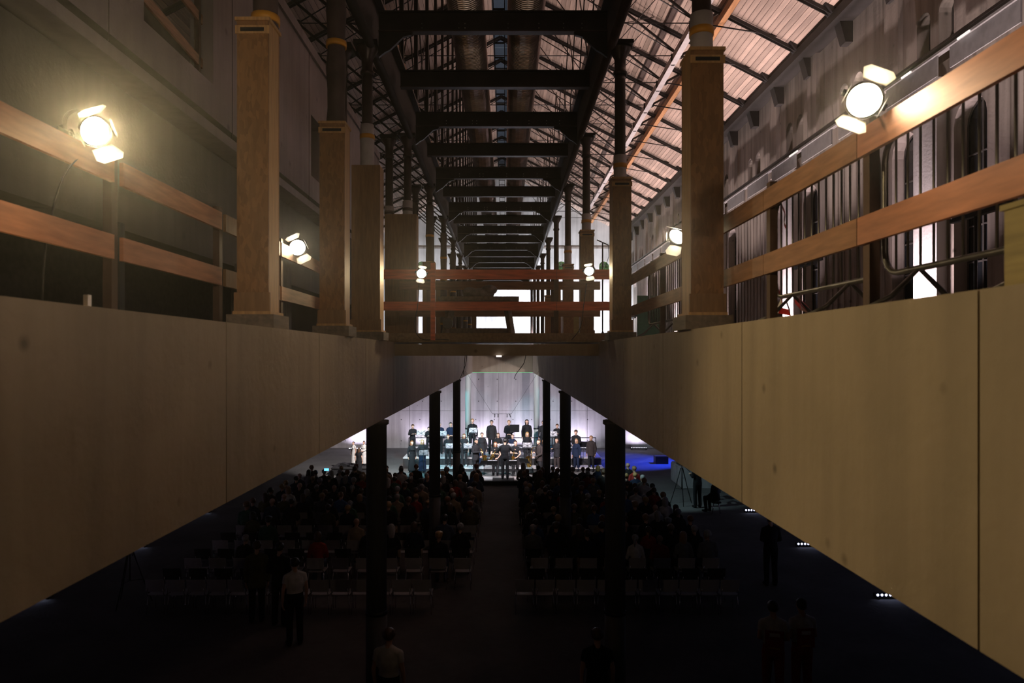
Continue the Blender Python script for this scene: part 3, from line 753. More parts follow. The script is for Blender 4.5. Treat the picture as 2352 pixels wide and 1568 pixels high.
# service track along the right wall
t = thing('service_track', 'grey steel service track with hanging plates along the right wall', 'track', (WALLX - 0.5, 0, EYE + 6.22))
MB().bx(-0.06, 0.06, 4, 52, 0.12, 0.18).build('upper_rail', 'iron', t)
MB().bx(-0.06, 0.06, 4, 52, 0, 0.05).build('lower_rail', 'plate_grey', t)
pl = MB().bx(-0.015, 0.015, 0, 1.9, -0.42, 0).mesh('hanging_plate')
for i in range(20): obj('hanging_plate', pl, 'plate_grey', t, (0, 5 + i * 2.3, 0))
for i, y in enumerate((13.1, 15.0, 20.8)): MB().bx(-0.1, -0.07, y, y + (0.35, 0.35, 0.6)[i], -0.02, 0.02).build('tube_lamp', 'tube_white', t)
for y in np.arange(5.9, 50, 4.6): MB().beam((0, y, 0.1), (0.5, y, 0.35), 0.05, 0.05).build('wall_bracket', 'iron', t)

# ================================================================== GALLERY RAILINGS AND LAMPS
RT, RB = EYE + 1.31, EYE + 0.80          # tops of the upper and middle boards
def side_railing(name, x, segs, posts, label, mats, bh=0.16):
    t = thing(name, label, 'railing', (x, segs[0][0], UF))
    s = 1 if x < 0 else -1                # boards on the void side of the posts
    for (y0, y1, mt) in segs:
        for zt in (RT, RB):
            MB().bx(-0.014, 0.014, y0 - segs[0][0] + 0.004, y1 - segs[0][0] - 0.004, zt - bh - UF, zt - UF).build('board', mt, t, (s * 0.045, 0, 0))
    for y, m_ in posts:
        MB().bx(-0.03, 0.03, y - segs[0][0] - 0.035, y - segs[0][0] + 0.035, 0, RT + 0.06 - UF).build('post', m_, t)
    return t
side_railing('side_railing', -2.66, [(-1.5, 4.55, 'rail_pine'), (4.65, 6.28, 'rail_pine'), (6.36, 7.9, 'plywood'), (7.95, 10.2, 'rail_brown')], [(1.6, 'post_dark'), (4.6, 'post_dark'), (6.32, 'post_dark'), (8.05, 'post_dark'), (10.1, 'post_dark')],
             'reddish pine two-board railing along the left gallery behind the column boxes', None)
side_railing('side_railing', 2.12, [(-1.0, 4.0, 'rail_pine'), (4.0, 5.45, 'rail_brown'), (5.45, 8.0, 'rail_brown'), (8.0, 12.4, 'rail_brown')], [(1.6, 'post_dark'), (3.95, 'post_dark'), (5.42, 'post_dark'), (9.2, 'post_dark'), (11.9, 'post_dark')],
             'brown two-board railing along the right gallery behind the column boxes', None)
# grey boards behind the left railing
t = thing('plank_screen', 'weathered grey plank screen behind the left railing past the first box', 'screen', (-2.95, 7.6, UF))
for i in range(9): MB().bx(-0.015, 0.015, i * 0.2, i * 0.2 + 0.185, 0.02 + 0.01 * (i % 3), 0.95 + 0.03 * ((i * 7) % 4)).build('plank', 'grey_boards', t)
MB().bx(-0.06, -0.015, 0, 1.8, 0.1, 0.18).build('batten', 'grey_boards', t); MB().bx(-0.06, -0.015, 0, 1.8, 0.7, 0.78).build('batten', 'grey_boards', t)
# bridge railings, front and rear
for nm, y, mt, posts, lab in (('bridge_railing', 12.36, 'rail_red', (X(995, 12.36), X(1278, 12.36)), 'red-stained front railing of the footbridge carrying two lamps'),
                              ('bridge_railing', 14.35, 'rail_brown', (X(984, 14.35), X(1270, 14.35)), 'darker rear railing of the footbridge behind the work bench')):
    t = thing(nm, lab, 'railing', (0, y, UF + 0.03))
    z = -UF - 0.03
    front = y < 13
    for zt, hh in ((EYE + 1.545, 0.175), (EYE + 0.965, 0.16), (EYE + 0.395, 0.13)):
        MB().bx(AX - 0.22, posts[1] - 0.0, -0.014, 0.014, z + zt - hh, z + zt).build('board', mt if zt > EYE + 0.5 else 'plank', t)
        MB().bx(posts[1] + 0.006, BX + 0.30, -0.014, 0.014, z + zt - hh, z + zt).build('board', mt if zt > EYE + 0.5 else 'plank', t)
    for i, x in enumerate(posts):
        MB().bx(x - 0.04, x + 0.04, -0.08 if i == 0 and front else 0.016, -0.016 if i == 0 and front else 0.08, 0, EYE + 1.66 + z).build('post', 'rail_red' if (i == 0 and front) else 'post_dark', t)

def lamp(loc, target, label, lens='lens_warm', energy=60, color=(1, 0.80, 0.48), size=115, r_=0.105, scale=1.0, roll=0.0, clampdir=(0, 0, -1)):
    """theatre lantern: housing, lens, yoke, clamp and four barn doors; local -Z is the beam"""
    t = thing('stage_lantern', label, 'lamp', loc, 0, 'lanterns clamped to the railings')
    v = (Vector(target) - Vector(loc)).normalized()
    q = v.to_track_quat('-Z', 'Y')
    t.rotation_euler = (q.to_matrix().to_4x4() @ Matrix.Rotation(roll, 4, 'Z')).to_euler()
    t.scale = (scale,) * 3
    MB().lathe([(r_ * 0.45, 0.26), (r_ * 0.8, 0.24), (r_ * 0.92, 0.16), (r_ * 0.92, 0.14), (r_, 0.13), (r_, 0.0), (r_ * 1.08, -0.005), (r_ * 1.08, -0.03), (r_ * 0.95, -0.03), (r_ * 0.95, 0.0)], 20).build('housing', 'lamp_shell', t)
    MB().lathe([(0.001, -0.004), (r_ * 0.5, -0.012), (r_ * 0.94, -0.002)], 24).build('lens', lens, t)
    fin = MB()
    for k in range(3): fin.lathe([(r_ * 0.97, 0.17 + k * 0.02), (r_ * 0.97, 0.176 + k * 0.02)], 20)
    fin.build('cooling_fins', 'lamp_shell', t)
    for k in range(4):
        a = k * PI / 2
        w_ = r_ * (0.85 if k % 2 == 0 else 0.6); l_ = r_ * (1.35 if k % 2 == 0 else 0.4); op = math.radians((34 if k == 0 else 30) if k % 2 == 0 else 4)
        d = MB().add([(-w_ * 0.8, 0, 0), (w_ * 0.8, 0, 0), (w_ * 1.1, 0, -l_ * 0.7), (w_ * 0.75, 0, -l_), (-w_ * 0.75, 0, -l_), (-w_ * 1.1, 0, -l_ * 0.7)], [(0, 1, 2, 3, 4, 5)])
        d.add([(p[0], 0.003, p[2]) for p in d.v[:6]], [(5, 4, 3, 2, 1, 0)])
        m4 = Matrix.Rotation(a, 4, 'Z') @ Matrix.Translation((0, r_ * 1.06, -0.03)) @ Matrix.Rotation(op, 4, 'X')
        d.v = [tuple(m4 @ Vector(p)) for p in d.v]
        d.build('barn_door', 'door_white' if k % 2 == 0 else 'lamp_shell', t)
    yk = MB().bx(-r_ * 1.25, -r_ * 1.2, -0.015, 0.015, 0.02, 0.2 + r_ * 0.3).bx(r_ * 1.2, r_ * 1.25, -0.015, 0.015, 0.02, 0.2 + r_ * 0.3).bx(-r_ * 1.25, r_ * 1.25, -0.015, 0.015, 0.2 + r_ * 0.3, 0.21 + r_ * 0.3)
    yk.cyl((-r_ * 1.35, 0, 0.08), (-r_ * 0.95, 0, 0.08), 0.02, n=8).cyl((r_ * 1.35, 0, 0.08), (r_ * 0.95, 0, 0.08), 0.02, n=8)
    yk.build('yoke', 'black_paint', t)
    MB().bx(-0.025, 0.025, -0.03, 0.03, 0.2 + r_ * 0.3, 0.27 + r_ * 0.3).build('clamp', 'black_paint', t)
    p = Vector(loc) + v * 0.05
    spot('lantern_light', p, p + v, energy, color, size, 0.5, r_ * 0.7)
    return t
LC = (1.0, 0.76, 0.42)
lamp((X(215, 4.25), 4.25, Zp(300, 4.25)), (1.5, 1.6, 5.4), 'large glaring lantern on the left railing, nearest the camera', 'lens_warm', 255, (1.0, 0.75, 0.38), 125, 0.092, 1.0, -0.55)
lamp((X(1985, 3.75), 3.75, Zp(230, 3.75)), (0.1, 0.0, 5.9), 'large glaring lantern on the right railing, nearest the camera', 'lens_warm', 34, (1.0, 0.72, 0.44), 120, 0.092, 1.0, 0.5)
lamp((X(683, 8.4), 8.4, Zp(568, 8.4)), (-0.2, 3.2, 5.6), 'smaller lit lantern on the left railing between the two nearest boxes', 'lens_mid', 30, LC, 120, 0.10, 1.0, -0.5)
lamp((X(1556, 7.9), 7.9, Zp(542, 7.9)), (0.5, 6.4, 5.9), 'lit lantern seen from the side on the right railing beside the OSB box', 'lens_mid', 35, LC, 120, 0.10, 1.0, 0.35)
lamp((X(968, 12.18), 12.18, Zp(628, 12.18)), (-0.4, 3.0, 4.9), 'small lit lantern on the bridge railing, left of two', 'lens_mid', 60, LC, 95, 0.085, 1.0, 0.15)
lamp((X(1353, 12.18), 12.18, Zp(622, 12.18)), (0.6, 3.0, 4.4), 'small lit lantern on the bridge railing, right of two', 'lens_mid', 30, LC, 95, 0.085, 1.0, -0.15)
# unseen lanterns added behind the viewpoint to light the boxes and left wall
lamp((-2.55, -1.2, EYE + 1.42), (-1.4, 10.0, EYE + 3.0), 'added unseen lantern on the left railing behind the viewpoint', 'lens_mid', 95, (1.0, 0.72, 0.48), 78, 0.10)
lamp((2.02, -0.9, EYE + 1.42), (0.9, 10.0, EYE + 2.8), 'added unseen lantern on the right railing behind the viewpoint', 'lens_mid', 95, (1.0, 0.72, 0.48), 78, 0.10)
lamp((2.02, -2.4, EYE + 1.42), (-5.0, 8.0, EYE + 4.6), 'farther added unseen lantern on the right railing behind the viewpoint, turned to the left wall', 'lens_mid', 260, (1.0, 0.80, 0.62), 62, 0.10)
def cable(pts, label, r_=0.0065, mat='black', cat='cable'):
    P_ = [Vector(p) for p in pts]; out = []
    for i in range(len(P_) - 1):
        p0 = P_[max(i - 1, 0)]; p1 = P_[i]; p2 = P_[i + 1]; p3 = P_[min(i + 2, len(P_) - 1)]
        for k in range(5):
            u = k / 5
            out.append(0.5 * ((2 * p1) + (p2 - p0) * u + (2 * p0 - 5 * p1 + 4 * p2 - p3) * u * u + (3 * p1 - p0 - 3 * p2 + p3) * u ** 3))
    out.append(P_[-1])
    return tag(MB().tube(out, r_, 6).build('power_cable', mat), label, cat, 'loose cables')
cable([(-2.62, 4.3, 7.25), (-2.60, 4.02, 7.0), (-2.64, 3.93, 6.6), (-2.70, 3.98, 6.2)], 'thin black cable hanging from the near left lantern')
cable([(X(962, 12.2), 12.25, Zp(650, 12.2)), (X(958, 12.2), 12.30, Zp(700, 12.2)), (X(950, 12.2), 12.30, Zp(745, 12.2)), (X(965, 12.2), 12.32, UF + 0.06), (X(1010, 12.2), 12.34, UF + 0.05), (X(1030, 12.2), 12.34, UF + 0.04)], 'black cable looping down from the left bridge lantern')
cable([(X(1348, 12.2), 12.25, Zp(650, 12.2)), (X(1342, 12.2), 12.30, Zp(700, 12.2)), (X(1335, 12.2), 12.30, Zp(750, 12.2)), (X(1315, 12.2), 12.33, UF + 0.04)], 'black cable dropping from the right bridge lantern')
cable([(X(1072, 12.3), 12.36, EYE + 0.0), (X(1068, 12.3), 12.36, Zp(840, 12.3)), (X(1055, 12.3), 12.36, Zp(872, 12.3)), (X(1052, 12.3), 12.36, Zp(880, 12.3))], 'longer cable end dangling below the bridge beam, left')
cable([(X(1068, 12.3), 12.38, EYE + 0.0), (X(1066, 12.3), 12.38, Zp(835, 12.3)), (X(1064, 12.3), 12.38, Zp(860, 12.3))], 'short cable end dangling below the bridge beam, left')
cable([(X(1208, 12.3), 12.36, EYE + 0.0), (X(1203, 12.3), 12.36, Zp(835, 12.3)), (X(1186, 12.3), 12.36, Zp(858, 12.3)), (X(1181, 12.3), 12.36, Zp(870, 12.3))], 'bent cable end dangling below the bridge beam, right')

# steel crowd barriers on the right gallery
def barrier(y0, y1, x, label):
    t = thing('crowd_barrier', label, 'barrier', (x, y0, UF), 0, 'crowd barriers')
    ln = y1 - y0; zt = 1.1; zb = 0.26; r_ = 0.14
    pts = []
    for (cy, cz, a0) in ((ln - r_, zt - r_, 0), (r_, zt - r_, 90), (r_, zb + r_, 180), (ln - r_, zb + r_, 270)):
        for k in range(5):
            a = math.radians(a0 + k * 22.5); pts.append((0, cy + r_ * math.cos(a), cz + r_ * math.sin(a)))
    pts.append(pts[0])
    MB().tube(pts, 0.019, 8, False).build('frame', 'barrier', t)
    bar = MB().cyl((0, 0, zb), (0, 0, zt), 0.0075, n=6).mesh('bar')
    n = int(ln / 0.115)
    for k in range(1, n): obj('bar', bar, 'barrier', t, (0, k * ln / n, 0))
    for yy in (0.35, ln - 0.35):
        MB().tube([(-0.32, yy, 0.02), (-0.16, yy, 0.10), (0, yy, 0.26), (0.16, yy, 0.10), (0.32, yy, 0.02)], 0.016, 6).build('foot', 'barrier', t)
    return t
barrier(2.55, 4.24, 2.36, 'steel crowd barrier behind the right railing, nearest the camera')
barrier(4.32, 5.95, 2.36, 'steel crowd barrier hung with red and white tape behind the right railing')
barrier(9.0, 11.2, 2.36, 'far steel crowd barrier behind the right railing between two boxes')
def tape(pts, label):
    t = thing('barrier_tape', label, 'tape', pts[0], 0, 'scraps of barrier tape')
    o = Vector(pts[0]); w_ = 0.045
    for i in range(len(pts) - 1):
        a, b_ = Vector(pts[i]) - o, Vector(pts[i + 1]) - o
        sd = Vector((0.2, 0.6, 0.5)).normalized() * w_
        mb = MB().add([a - sd, b_ - sd * (0.8 + 0.3 * (i % 2)), b_ + sd, a + sd, a - sd + Vector((0.003, 0, 0)), b_ - sd + Vector((0.003, 0, 0)), b_ + sd + Vector((0.003, 0, 0)), a + sd + Vector((0.003, 0, 0))], [(0, 1, 2, 3), (7, 6, 5, 4), (0, 4, 5, 1), (2, 6, 7, 3)])
        mb.build('stripe', 'tape_red' if i % 2 == 0 else 'tape_white', t)
yt = 7.5
P3 = lambda px, py, d: (X(px, d), d, Zp(py, d))
tape([P3(1778, 478, 5.93), P3(1782, 505, 5.89), P3(1786, 530, 5.89)], 'red tape end knotted high on the taped barrier, left scrap')
tape([P3(1792, 465, 5.89), P3(1803, 490, 5.81), P3(1800, 512, 5.81), P3(1806, 525, 5.81)], 'red and white tape end knotted high on the taped barrier, right scrap')
tape([P3(1790, 665, 5.89), P3(1795, 690, 5.85), P3(1786, 712, 5.81), P3(1815, 718, 5.73), P3(1805, 690, 5.73)], 'red and white tape bunched at the foot of the taped barrier')
tape([P3(1825, 690, 5.73), P3(1838, 705, 5.65), P3(1858, 712, 5.65), P3(1835, 690, 5.57)], 'red tape tail trailing on the floor right of the taped barrier')
# flood lights on stands
def flood_stand(x, y, label, n=2):
    t = thing('floodlight_stand', label, 'floodlight', (x, y, UF), 0, 'unlit floods on stands')
    MB().cyl((0, 0, 0.15), (0, 0, 1.55), 0.022, n=8).build('pole', 'black_paint', t)
    for k in range(3):
        a = k * 2 * PI / 3 + 0.3; MB().cyl((0, 0, 0.55), (0.45 * math.cos(a), 0.45 * math.sin(a), 0.02), 0.014, n=6).build('leg', 'black_paint', t)
    MB().bx(-0.04, 0.04, -0.5, 0.5, 1.53, 1.58).build('crossbar', 'black_paint', t)
    for k in range(n):
        yy = (-0.3, 0.32)[k]
        h = MB().bx(-0.16, 0.16, yy - 0.18, yy + 0.18, 1.60, 1.86).build('flood_head', 'black_paint', t)
        MB().add([(-0.17, yy - 0.17, 1.60), (-0.17, yy + 0.17, 1.60), (-0.36, yy + 0.21, 1.50), (-0.36, yy - 0.21, 1.50), (-0.17, yy - 0.17, 1.604), (-0.17, yy + 0.17, 1.604), (-0.36, yy + 0.21, 1.504), (-0.36, yy - 0.21, 1.504)], [(0, 1, 2, 3), (7, 6, 5, 4), (2, 6, 7, 3)]).build('reflector_flap', 'paper', h)
flood_stand(6.0, 8.7, 'black flood stand with two white flaps near the right edge')
flood_stand(6.0, 13.7, 'black flood stand between the two bright piers')
flood_stand(6.2, 33.0, 'far black flood stand seen through the barrier bars')
# block of rough timber on the near right slab edge
t = thing('timber_block', 'blurred yellowish timber block standing on the near right slab edge', 'block', (1.93, 2.32, UF))
MB().bx(-0.16, 0.16, -0.3, 0.10, 0.0, 0.275).build('block', 'wood_box', t)
MB().bx(-0.17, 0.17, -0.31, 0.11, 0.275, 0.295).build('lid', 'wood_box', t)
for i, (x, y, z_) in enumerate(((-2.12, 3.45, 0.0),)):
    tag(MB().bx(x - 0.012, x + 0.012, y, y + 0.03, UF, UF + 0.07).build('wall_anchor', 'galv'), 'small upright metal anchor on the near left slab edge', 'anchor')
# work bench and clutter on the bridge
t = thing('work_bench', 'rough wooden trestle bench standing behind the bridge railing', 'bench', (X(1100, 13.4), 13.4, UF + 0.03))
MB().bx(-0.78, 0.78, -0.30, 0.30, 0.78, 0.86).build('top', 'bench_wood', t)
MB().bx(-0.68, 0.68, -0.26, -0.22, 0.64, 0.76).build('apron', 'bench_wood', t)
MB().bx(-0.6, 0.6, -0.03, 0.03, 0.14, 0.26).build('stretcher', 'bench_wood', t)
for sx in (-1, 1):
    for sy in (-1, 1): MB().beam((sx * 0.54, sy * 0.14, 0.78), (sx * 0.66, sy * 0.26, 0.0), 0.1, 0.1).build('leg', 'bench_wood', t)
MB().cyl((-0.58, -0.30, 0.34), (-0.58, -0.38, 0.34), 0.1, n=14).build('hose_reel', 'black_paint', t)
sck = MB()
sck.ell((0, 0, 0.10), (0.26, 0.18, 0.12), 12, 8).ell((0.16, -0.04, 0.18), (0.16, 0.13, 0.10), 10, 8).ell((-0.22, 0.02, 0.14), (0.15, 0.12, 0.10), 10, 8)
tag(sck.build('dust_sheet', 'bag_grey', None, (X(1105, 13.4), 13.4, UF + 0.86)), 'crumpled grey sheet heaped on the bench behind the railing', 'sheet')
# stored boards, poles and panels farther along the right gallery
t = thing('blocker', 'added dark plywood hoarding at the far end beyond the void', 'blocker', (X(1040, 44.0), 44.0, UF))  # put in to hide part of the overbright gable
for k in range(3): MB().bx(-1.5 + k * 1.0, -0.51 + k * 1.0, 0, 0.03, 0, 4.6).build('sheet', 'plywood', t)
for k in range(4): MB().bx(-1.5 + k * 0.98, -1.42 + k * 0.98, 0.03, 0.1, 0, 4.6).build('stud', 'bench_wood', t)
for i, (x, y, w_, h_, mt, lab) in enumerate(((2.35, 26.5, 0.5, 1.9, 'paper', 'tall white board leaning on the right gallery beyond the bridge'),
        (2.5, 24.0, 0.35, 1.6, 'wood_box', 'yellow shuttering board leaning on the right gallery'),
        (-2.55, 30.0, 0.6, 1.3, 'plywood', 'plywood sheet leaning on the left gallery far behind the bench'),
        (5.2, 24.5, 0.9, 1.9, 'cloth_green', 'green sheeted panel standing by the right wall'))):
    t = thing('leaning_board', lab, 'board', (x, y, UF), 0, 'boards stored on the gallery')
    MB().box((0, 0.0, h_ / 2), (w_, 0.03, h_), Matrix.Rotation(-0.06, 3, 'X')).build('sheet', mt, t)
    MB().box((0, 0.06, h_ * 0.5), (0.06, 0.04, h_ * 0.9), Matrix.Rotation(-0.06, 3, 'X')).build('batten', 'pine_edge', t)
# lamp pole seen against the gable
t = thing('boom_stand', 'thin black boom stand silhouetted against the bright gable wall', 'stand', (X(1384, 24.0), 24.0, UF))
zt = Zp(556, 24.0) - UF
MB().cyl((0, 0, 0.4), (0, 0, zt), 0.025, n=8).build('pole', 'black_paint', t)
MB().cyl((-0.2, 0, zt + 0.08), (0.2, 0, zt - 0.1), 0.02, n=8).build('boom', 'black_paint', t)
MB().tube([(0.2, 0, zt - 0.1), (0.22, 0, zt - 0.5), (0.05, 0, zt - 1.0), (0, 0, zt - 1.6)], 0.01, 5).build('cable', 'black', t)
for k in range(3):
    a = k * 2 * PI / 3; MB().cyl((0, 0, 0.6), (0.45 * math.cos(a), 0.45 * math.sin(a), 0.02), 0.015, n=6).build('leg', 'black_paint', t)

# ================================================================== STAGE
def platform(label, x0, x1, y0, y1, z0, z1, n=1, cat='platform'):
    t = thing('stage_platform', label, cat, ((x0 + x1) / 2, y0, z0), 0, 'choir risers')
    w_ = x1 - x0
    for i in range(n):
        a = -w_ / 2 + w_ * i / n; b_ = -w_ / 2 + w_ * (i + 1) / n
        MB().bx(a + 0.004, b_ - 0.004, 0.0, y1 - y0, z1 - z0 - 0.05, z1 - z0).build('deck', 'platform_top', t)
        MB().bx(a + 0.004, b_ - 0.004, 0.03, y1 - y0 - 0.03, 0, z1 - z0 - 0.05).build('skirt', 'platform_side', t)
    return t
platform('low front riser in front of the back platform', -4.9, 5.05, 34.8, 35.72, 0, 0.2, 5)
platform('high back riser carrying the rear row of men', -5.35, 5.05, 35.75, 37.75, 0, 0.58, 5)
t = thing('conductor_podium', 'low podium with pale rim under the conductor', 'podium', (X(1156, 31.2), 31.1, 0))
MB().bx(-1.01, 1.01, 0, 1.0, 0.16, 0.2).build('deck', 'platform_side', t); MB().bx(-0.99, 0.99, 0.02, 0.98, 0, 0.16).build('skirt', 'platform_side', t)
MB().bx(-1.01, 1.01, 0.93, 1.0, 0.2, 0.26).build('back_rim', 'podium_edge', t); MB().bx(-1.01, -0.95, 0, 1.0, 0.2, 0.24).build('side_rim', 'podium_edge', t); MB().bx(0.95, 1.01, 0, 1.0, 0.2, 0.24).build('side_rim', 'podium_edge', t)
MB().bx(-0.95, -0.5, 0.05, 0.93, 0.2, 0.215).build('lit_rug', 'platform_top', t); MB().bx(0.5, 0.95, 0.05, 0.93, 0.2, 0.215).build('lit_rug', 'platform_top', t)  # rug tone lightened in place of light on the podium top
t = thing('riser_rail', 'thin black guard rail along the rear of the high riser', 'railing', (0, 37.65, 0.58))
for x in (-5.3, -3.5, -1.75, 0.0, 1.0, 2.6, 3.9, 5.0): MB().bx(x - 0.02, x + 0.02, -0.02, 0.02, 0, 0.82).build('post', 'black_paint', t)
MB().bx(-5.3, 5.0, -0.02, 0.02, 0.79, 0.83).build('top_rail', 'black_paint', t); MB().bx(-5.3, 5.0, -0.02, 0.02, 0.38, 0.41).build('mid_rail', 'black_paint', t)
t = thing('side_platform', 'black side platform with three performers at the left of the stage', 'platform', (X(805, 34.0), 33.7, 0))
MB().bx(-0.9, 1.0, 0, 1.6, 0.32, 0.38).build('deck', 'platform_side', t); MB().bx(-0.88, 0.98, 0.03, 1.57, 0, 0.32).build('skirt', 'platform_side', t)
t = thing('stage_monitor', 'small black wedge lying on the side platform', 'monitor', (X(792, 34.2), 34.2, 0.38))
MB().prism([(-0.2, 0), (0.22, 0), (0.22, 0.08), (-0.08, 0.2), (-0.2, 0.16)], 'y', -0.18, 0.18).build('cabinet', 'black', t)
t = thing('floor_speaker', 'black box speaker standing in the blue light', 'speaker', (X(1518, 37.5), 37.5, 0))
MB().bx(-0.35, 0.35, -0.25, 0.25, 0, 0.42).build('cabinet', 'black', t); MB().bx(-0.31, 0.31, -0.27, -0.25, 0.04, 0.38).build('grille', 'black_paint', t)
t = thing('concrete_block', 'pale concrete block with a ribbed edge beside the right aisle', 'block', (X(1572, 31.5), 31.5, 0))
MB().bx(-0.35, 1.2, -1.0, 1.0, 0, 0.9).build('block', 'conc_wall', t)
rb_ = MB()
for k in range(9): rb_.bx(-0.40, -0.35, -0.95 + k * 0.22, -0.83 + k * 0.22, 0.05, 0.85)
rb_.build('ribbed_edge', 'conc_wall', t)['kind'] = 'stuff'
def led_bar(x, y, rotz, mat, label, n=10, z0=0.0, grp='led wash bars on the floor', front=True):
    t = thing('led_bar', label, 'led bar', (x, y, z0), rotz, grp)
    MB().bx(-0.52, 0.52, -0.05, 0.05, 0.04, 0.13).build('housing', 'black', t)
    for sx in (-0.45, 0.45): MB().bx(sx - 0.02, sx + 0.02, -0.08, 0.08, 0, 0.04).build('bracket', 'black_paint', t)
    le = (MB().cyl((0, -0.052, 0.10), (0, -0.058, 0.10), 0.032, n=8) if front else MB().cyl((0, 0, 0.128), (0, 0, 0.134), 0.032, n=8)).mesh('led_lens')
    for k in range(n): obj('led_lens', le, mat, t, (-0.46 + 0.92 * k / (n - 1), 0, 0))
for i, (x, y) in enumerate(WALL_BARS): led_bar(x, y, 0, 'led_white', 'led wash bar at the foot of the back wall, %s from the left' % ORD[i], front=i == 0)
for i, y in enumerate(SIDE_BARS): led_bar(9.55, y, 0, 'led_blue', 'led wash bar along the lower right wall, %s from the camera' % ORD[i]); led_bar(-11.6, y, 0, 'led_blue', 'led wash bar along the lower left wall, %s from the camera' % ORD[i])
for i, p in enumerate(PIERS[1:]): led_bar(8.75, p, -PI / 2, 'led_white', 'led uplight in front of the upper wall pier, %s from the camera' % ORD[i], z0=UF, grp='led uplights on the gallery')
# hanging microphone bar on two wires
t = thing('microphone_bar', 'thin microphone bar hung on two wires over the choir', 'microphone', (X(1152, 34.5), 34.5, Zp(950, 34.5)))
MB().cyl((-0.46, 0, 0), (0.50, 0, 0), 0.012, n=6).build('bar', 'black', t)
MB().cyl((-0.46, 0, 0), (AX - X(1152, 34.5), 0, SB + 0.25 - Zp(950, 34.5)), 0.006, n=5).build('wire', 'black', t); MB().cyl((0.50, 0, 0), (BX - X(1152, 34.5), 0, SB + 0.25 - Zp(950, 34.5)), 0.006, n=5).build('wire', 'black', t)
for x in (-0.34, -0.18, 0.28, 0.40): MB().cyl((x, 0, 0.0), (x + (0.06 if x == 0.40 else 0), -0.05, -0.17), 0.022, n=8).build('microphone', 'black', t)
# stage spot housings under the gallery edge
for i, (p, tg, e, c, s) in enumerate(STAGE_SPOTS):
    t = thing('stage_spotlight', ['cool stage spotlight hung under the left gallery edge', 'warm stage spotlight hung under the right gallery edge', 'turquoise spotlight nearer the stage under the left gallery', 'side spotlight under the left gallery ceiling', 'warm spotlight trained on the side platform', 'pale spotlight over the right audience block', 'blue spotlight on the right wall by the stage', 'narrow turquoise spotlight trained on the left rear column', 'narrow turquoise spotlight trained on the right rear column'][i], 'spotlight', p, 0, 'stage spotlights')
    q = (Vector(tg) - Vector(p)).to_track_quat('-Z', 'Y')
    o = MB().lathe([(0.05, 0.40), (0.09, 0.36), (0.11, 0.1), (0.12, 0.04), (0.12, 0.02)], 14).build('housing', 'black_paint', t); o.rotation_euler = q.to_euler()
    MB().bx(-0.02, 0.02, -0.02, 0.02, 0.1, UF - 0.45 - p[2]).build('hanger', 'black_paint', t)

def stand_mesh():
    d = {}
    d['pole'] = MB().cyl((0, 0, 0.25), (0, 0, 1.02), 0.012, n=6).mesh('pole')
    d['leg'] = [MB().cyl((0, 0, 0.30), (0.28 * math.cos(a), 0.28 * math.sin(a), 0.01), 0.009, n=5).mesh('leg') for a in (0.5, 2.6, 4.7)]
    R0 = Matrix.Rotation(0.55, 3, 'X')
    wire = MB().bx(-0.24, 0.24, -0.10, -0.04, 0.955, 0.965)
    def pt(x, z): return tuple(R0 @ Vector((x, -0.012, z)) + Vector((0, -0.02, 1.10)))
    for a_, b_ in (((-0.23, -0.15), (0.23, 0.15)), ((-0.23, 0.15), (0.23, -0.15)), ((0, -0.16), (0, 0.16)), ((-0.24, -0.16), (0.24, -0.16)), ((-0.23, -0.15), (-0.16, 0.15)), ((0.23, -0.15), (0.16, 0.15))):
        wire.cyl(pt(*a_), pt(*b_), 0.006, n=5)
    d['wire'] = wire.mesh('desk')
    d['solid'] = MB().box((0, -0.02, 1.10), (0.50, 0.012, 0.36), R0).bx(-0.25, 0.25, -0.10, -0.04, 0.955, 0.965).mesh('desk')
    d['sheet'] = MB().box((-0.115, -0.005, 0.0), (0.22, 0.004, 0.30)).box((0.115, -0.005, 0.0), (0.22, 0.004, 0.30)).mesh('sheet')
    return d
SM = stand_mesh()
def music_stand(px, d, zf, rz, label, sheet=None, hs=1.0, desk='wire'):
    t = thing('music_stand', label, 'music stand', (X(px, d), d, zf), rz, 'music stands')
    t.scale = (1, 1, hs)
    obj('pole', SM['pole'], 'black_paint', t)
    for l_ in SM['leg']: obj('leg', l_, 'black_paint', t)
    obj('desk', SM[desk], 'black_paint', t)
    if sheet:
        R_ = Matrix.Rotation(rz, 4, 'Z')
        # singers read from behind the stand, so the pages lie on the face turned to them
        v = R_ @ Vector((0, 0.012, 1.11 * hs))
        s = obj('sheet_music', SM['sheet'], 'paper', None, (X(px, d) + v.x, d + v.y, zf + v.z)); s.rotation_euler = (Matrix.Rotation(rz, 3, 'Z') @ Matrix.Rotation(0.55, 3, 'X')).to_euler()
        tag(s, sheet, 'sheet music', 'sheet music on stands')

# ================================================================== PEOPLE
def V3(*a): return Vector(a)
class Body:
    """capsules and lofts in a pose, fused by a voxel remesh into one skin; clothing zones become offset shells"""
    def __init__(s): s.caps = []; s.lofts = []; s.hands = []
    def cap(s, zone, p0, p1, r0, r1=None): s.caps.append((zone, Vector(p0), Vector(p1), r0, r0 if r1 is None else r1))
    def chain(s, zone, pts, rs):
        for i in range(len(pts) - 1): s.cap(zone, pts[i], pts[i + 1], rs[i], rs[i + 1])
    def loft(s, zone, rings): s.lofts.append((zone, rings))

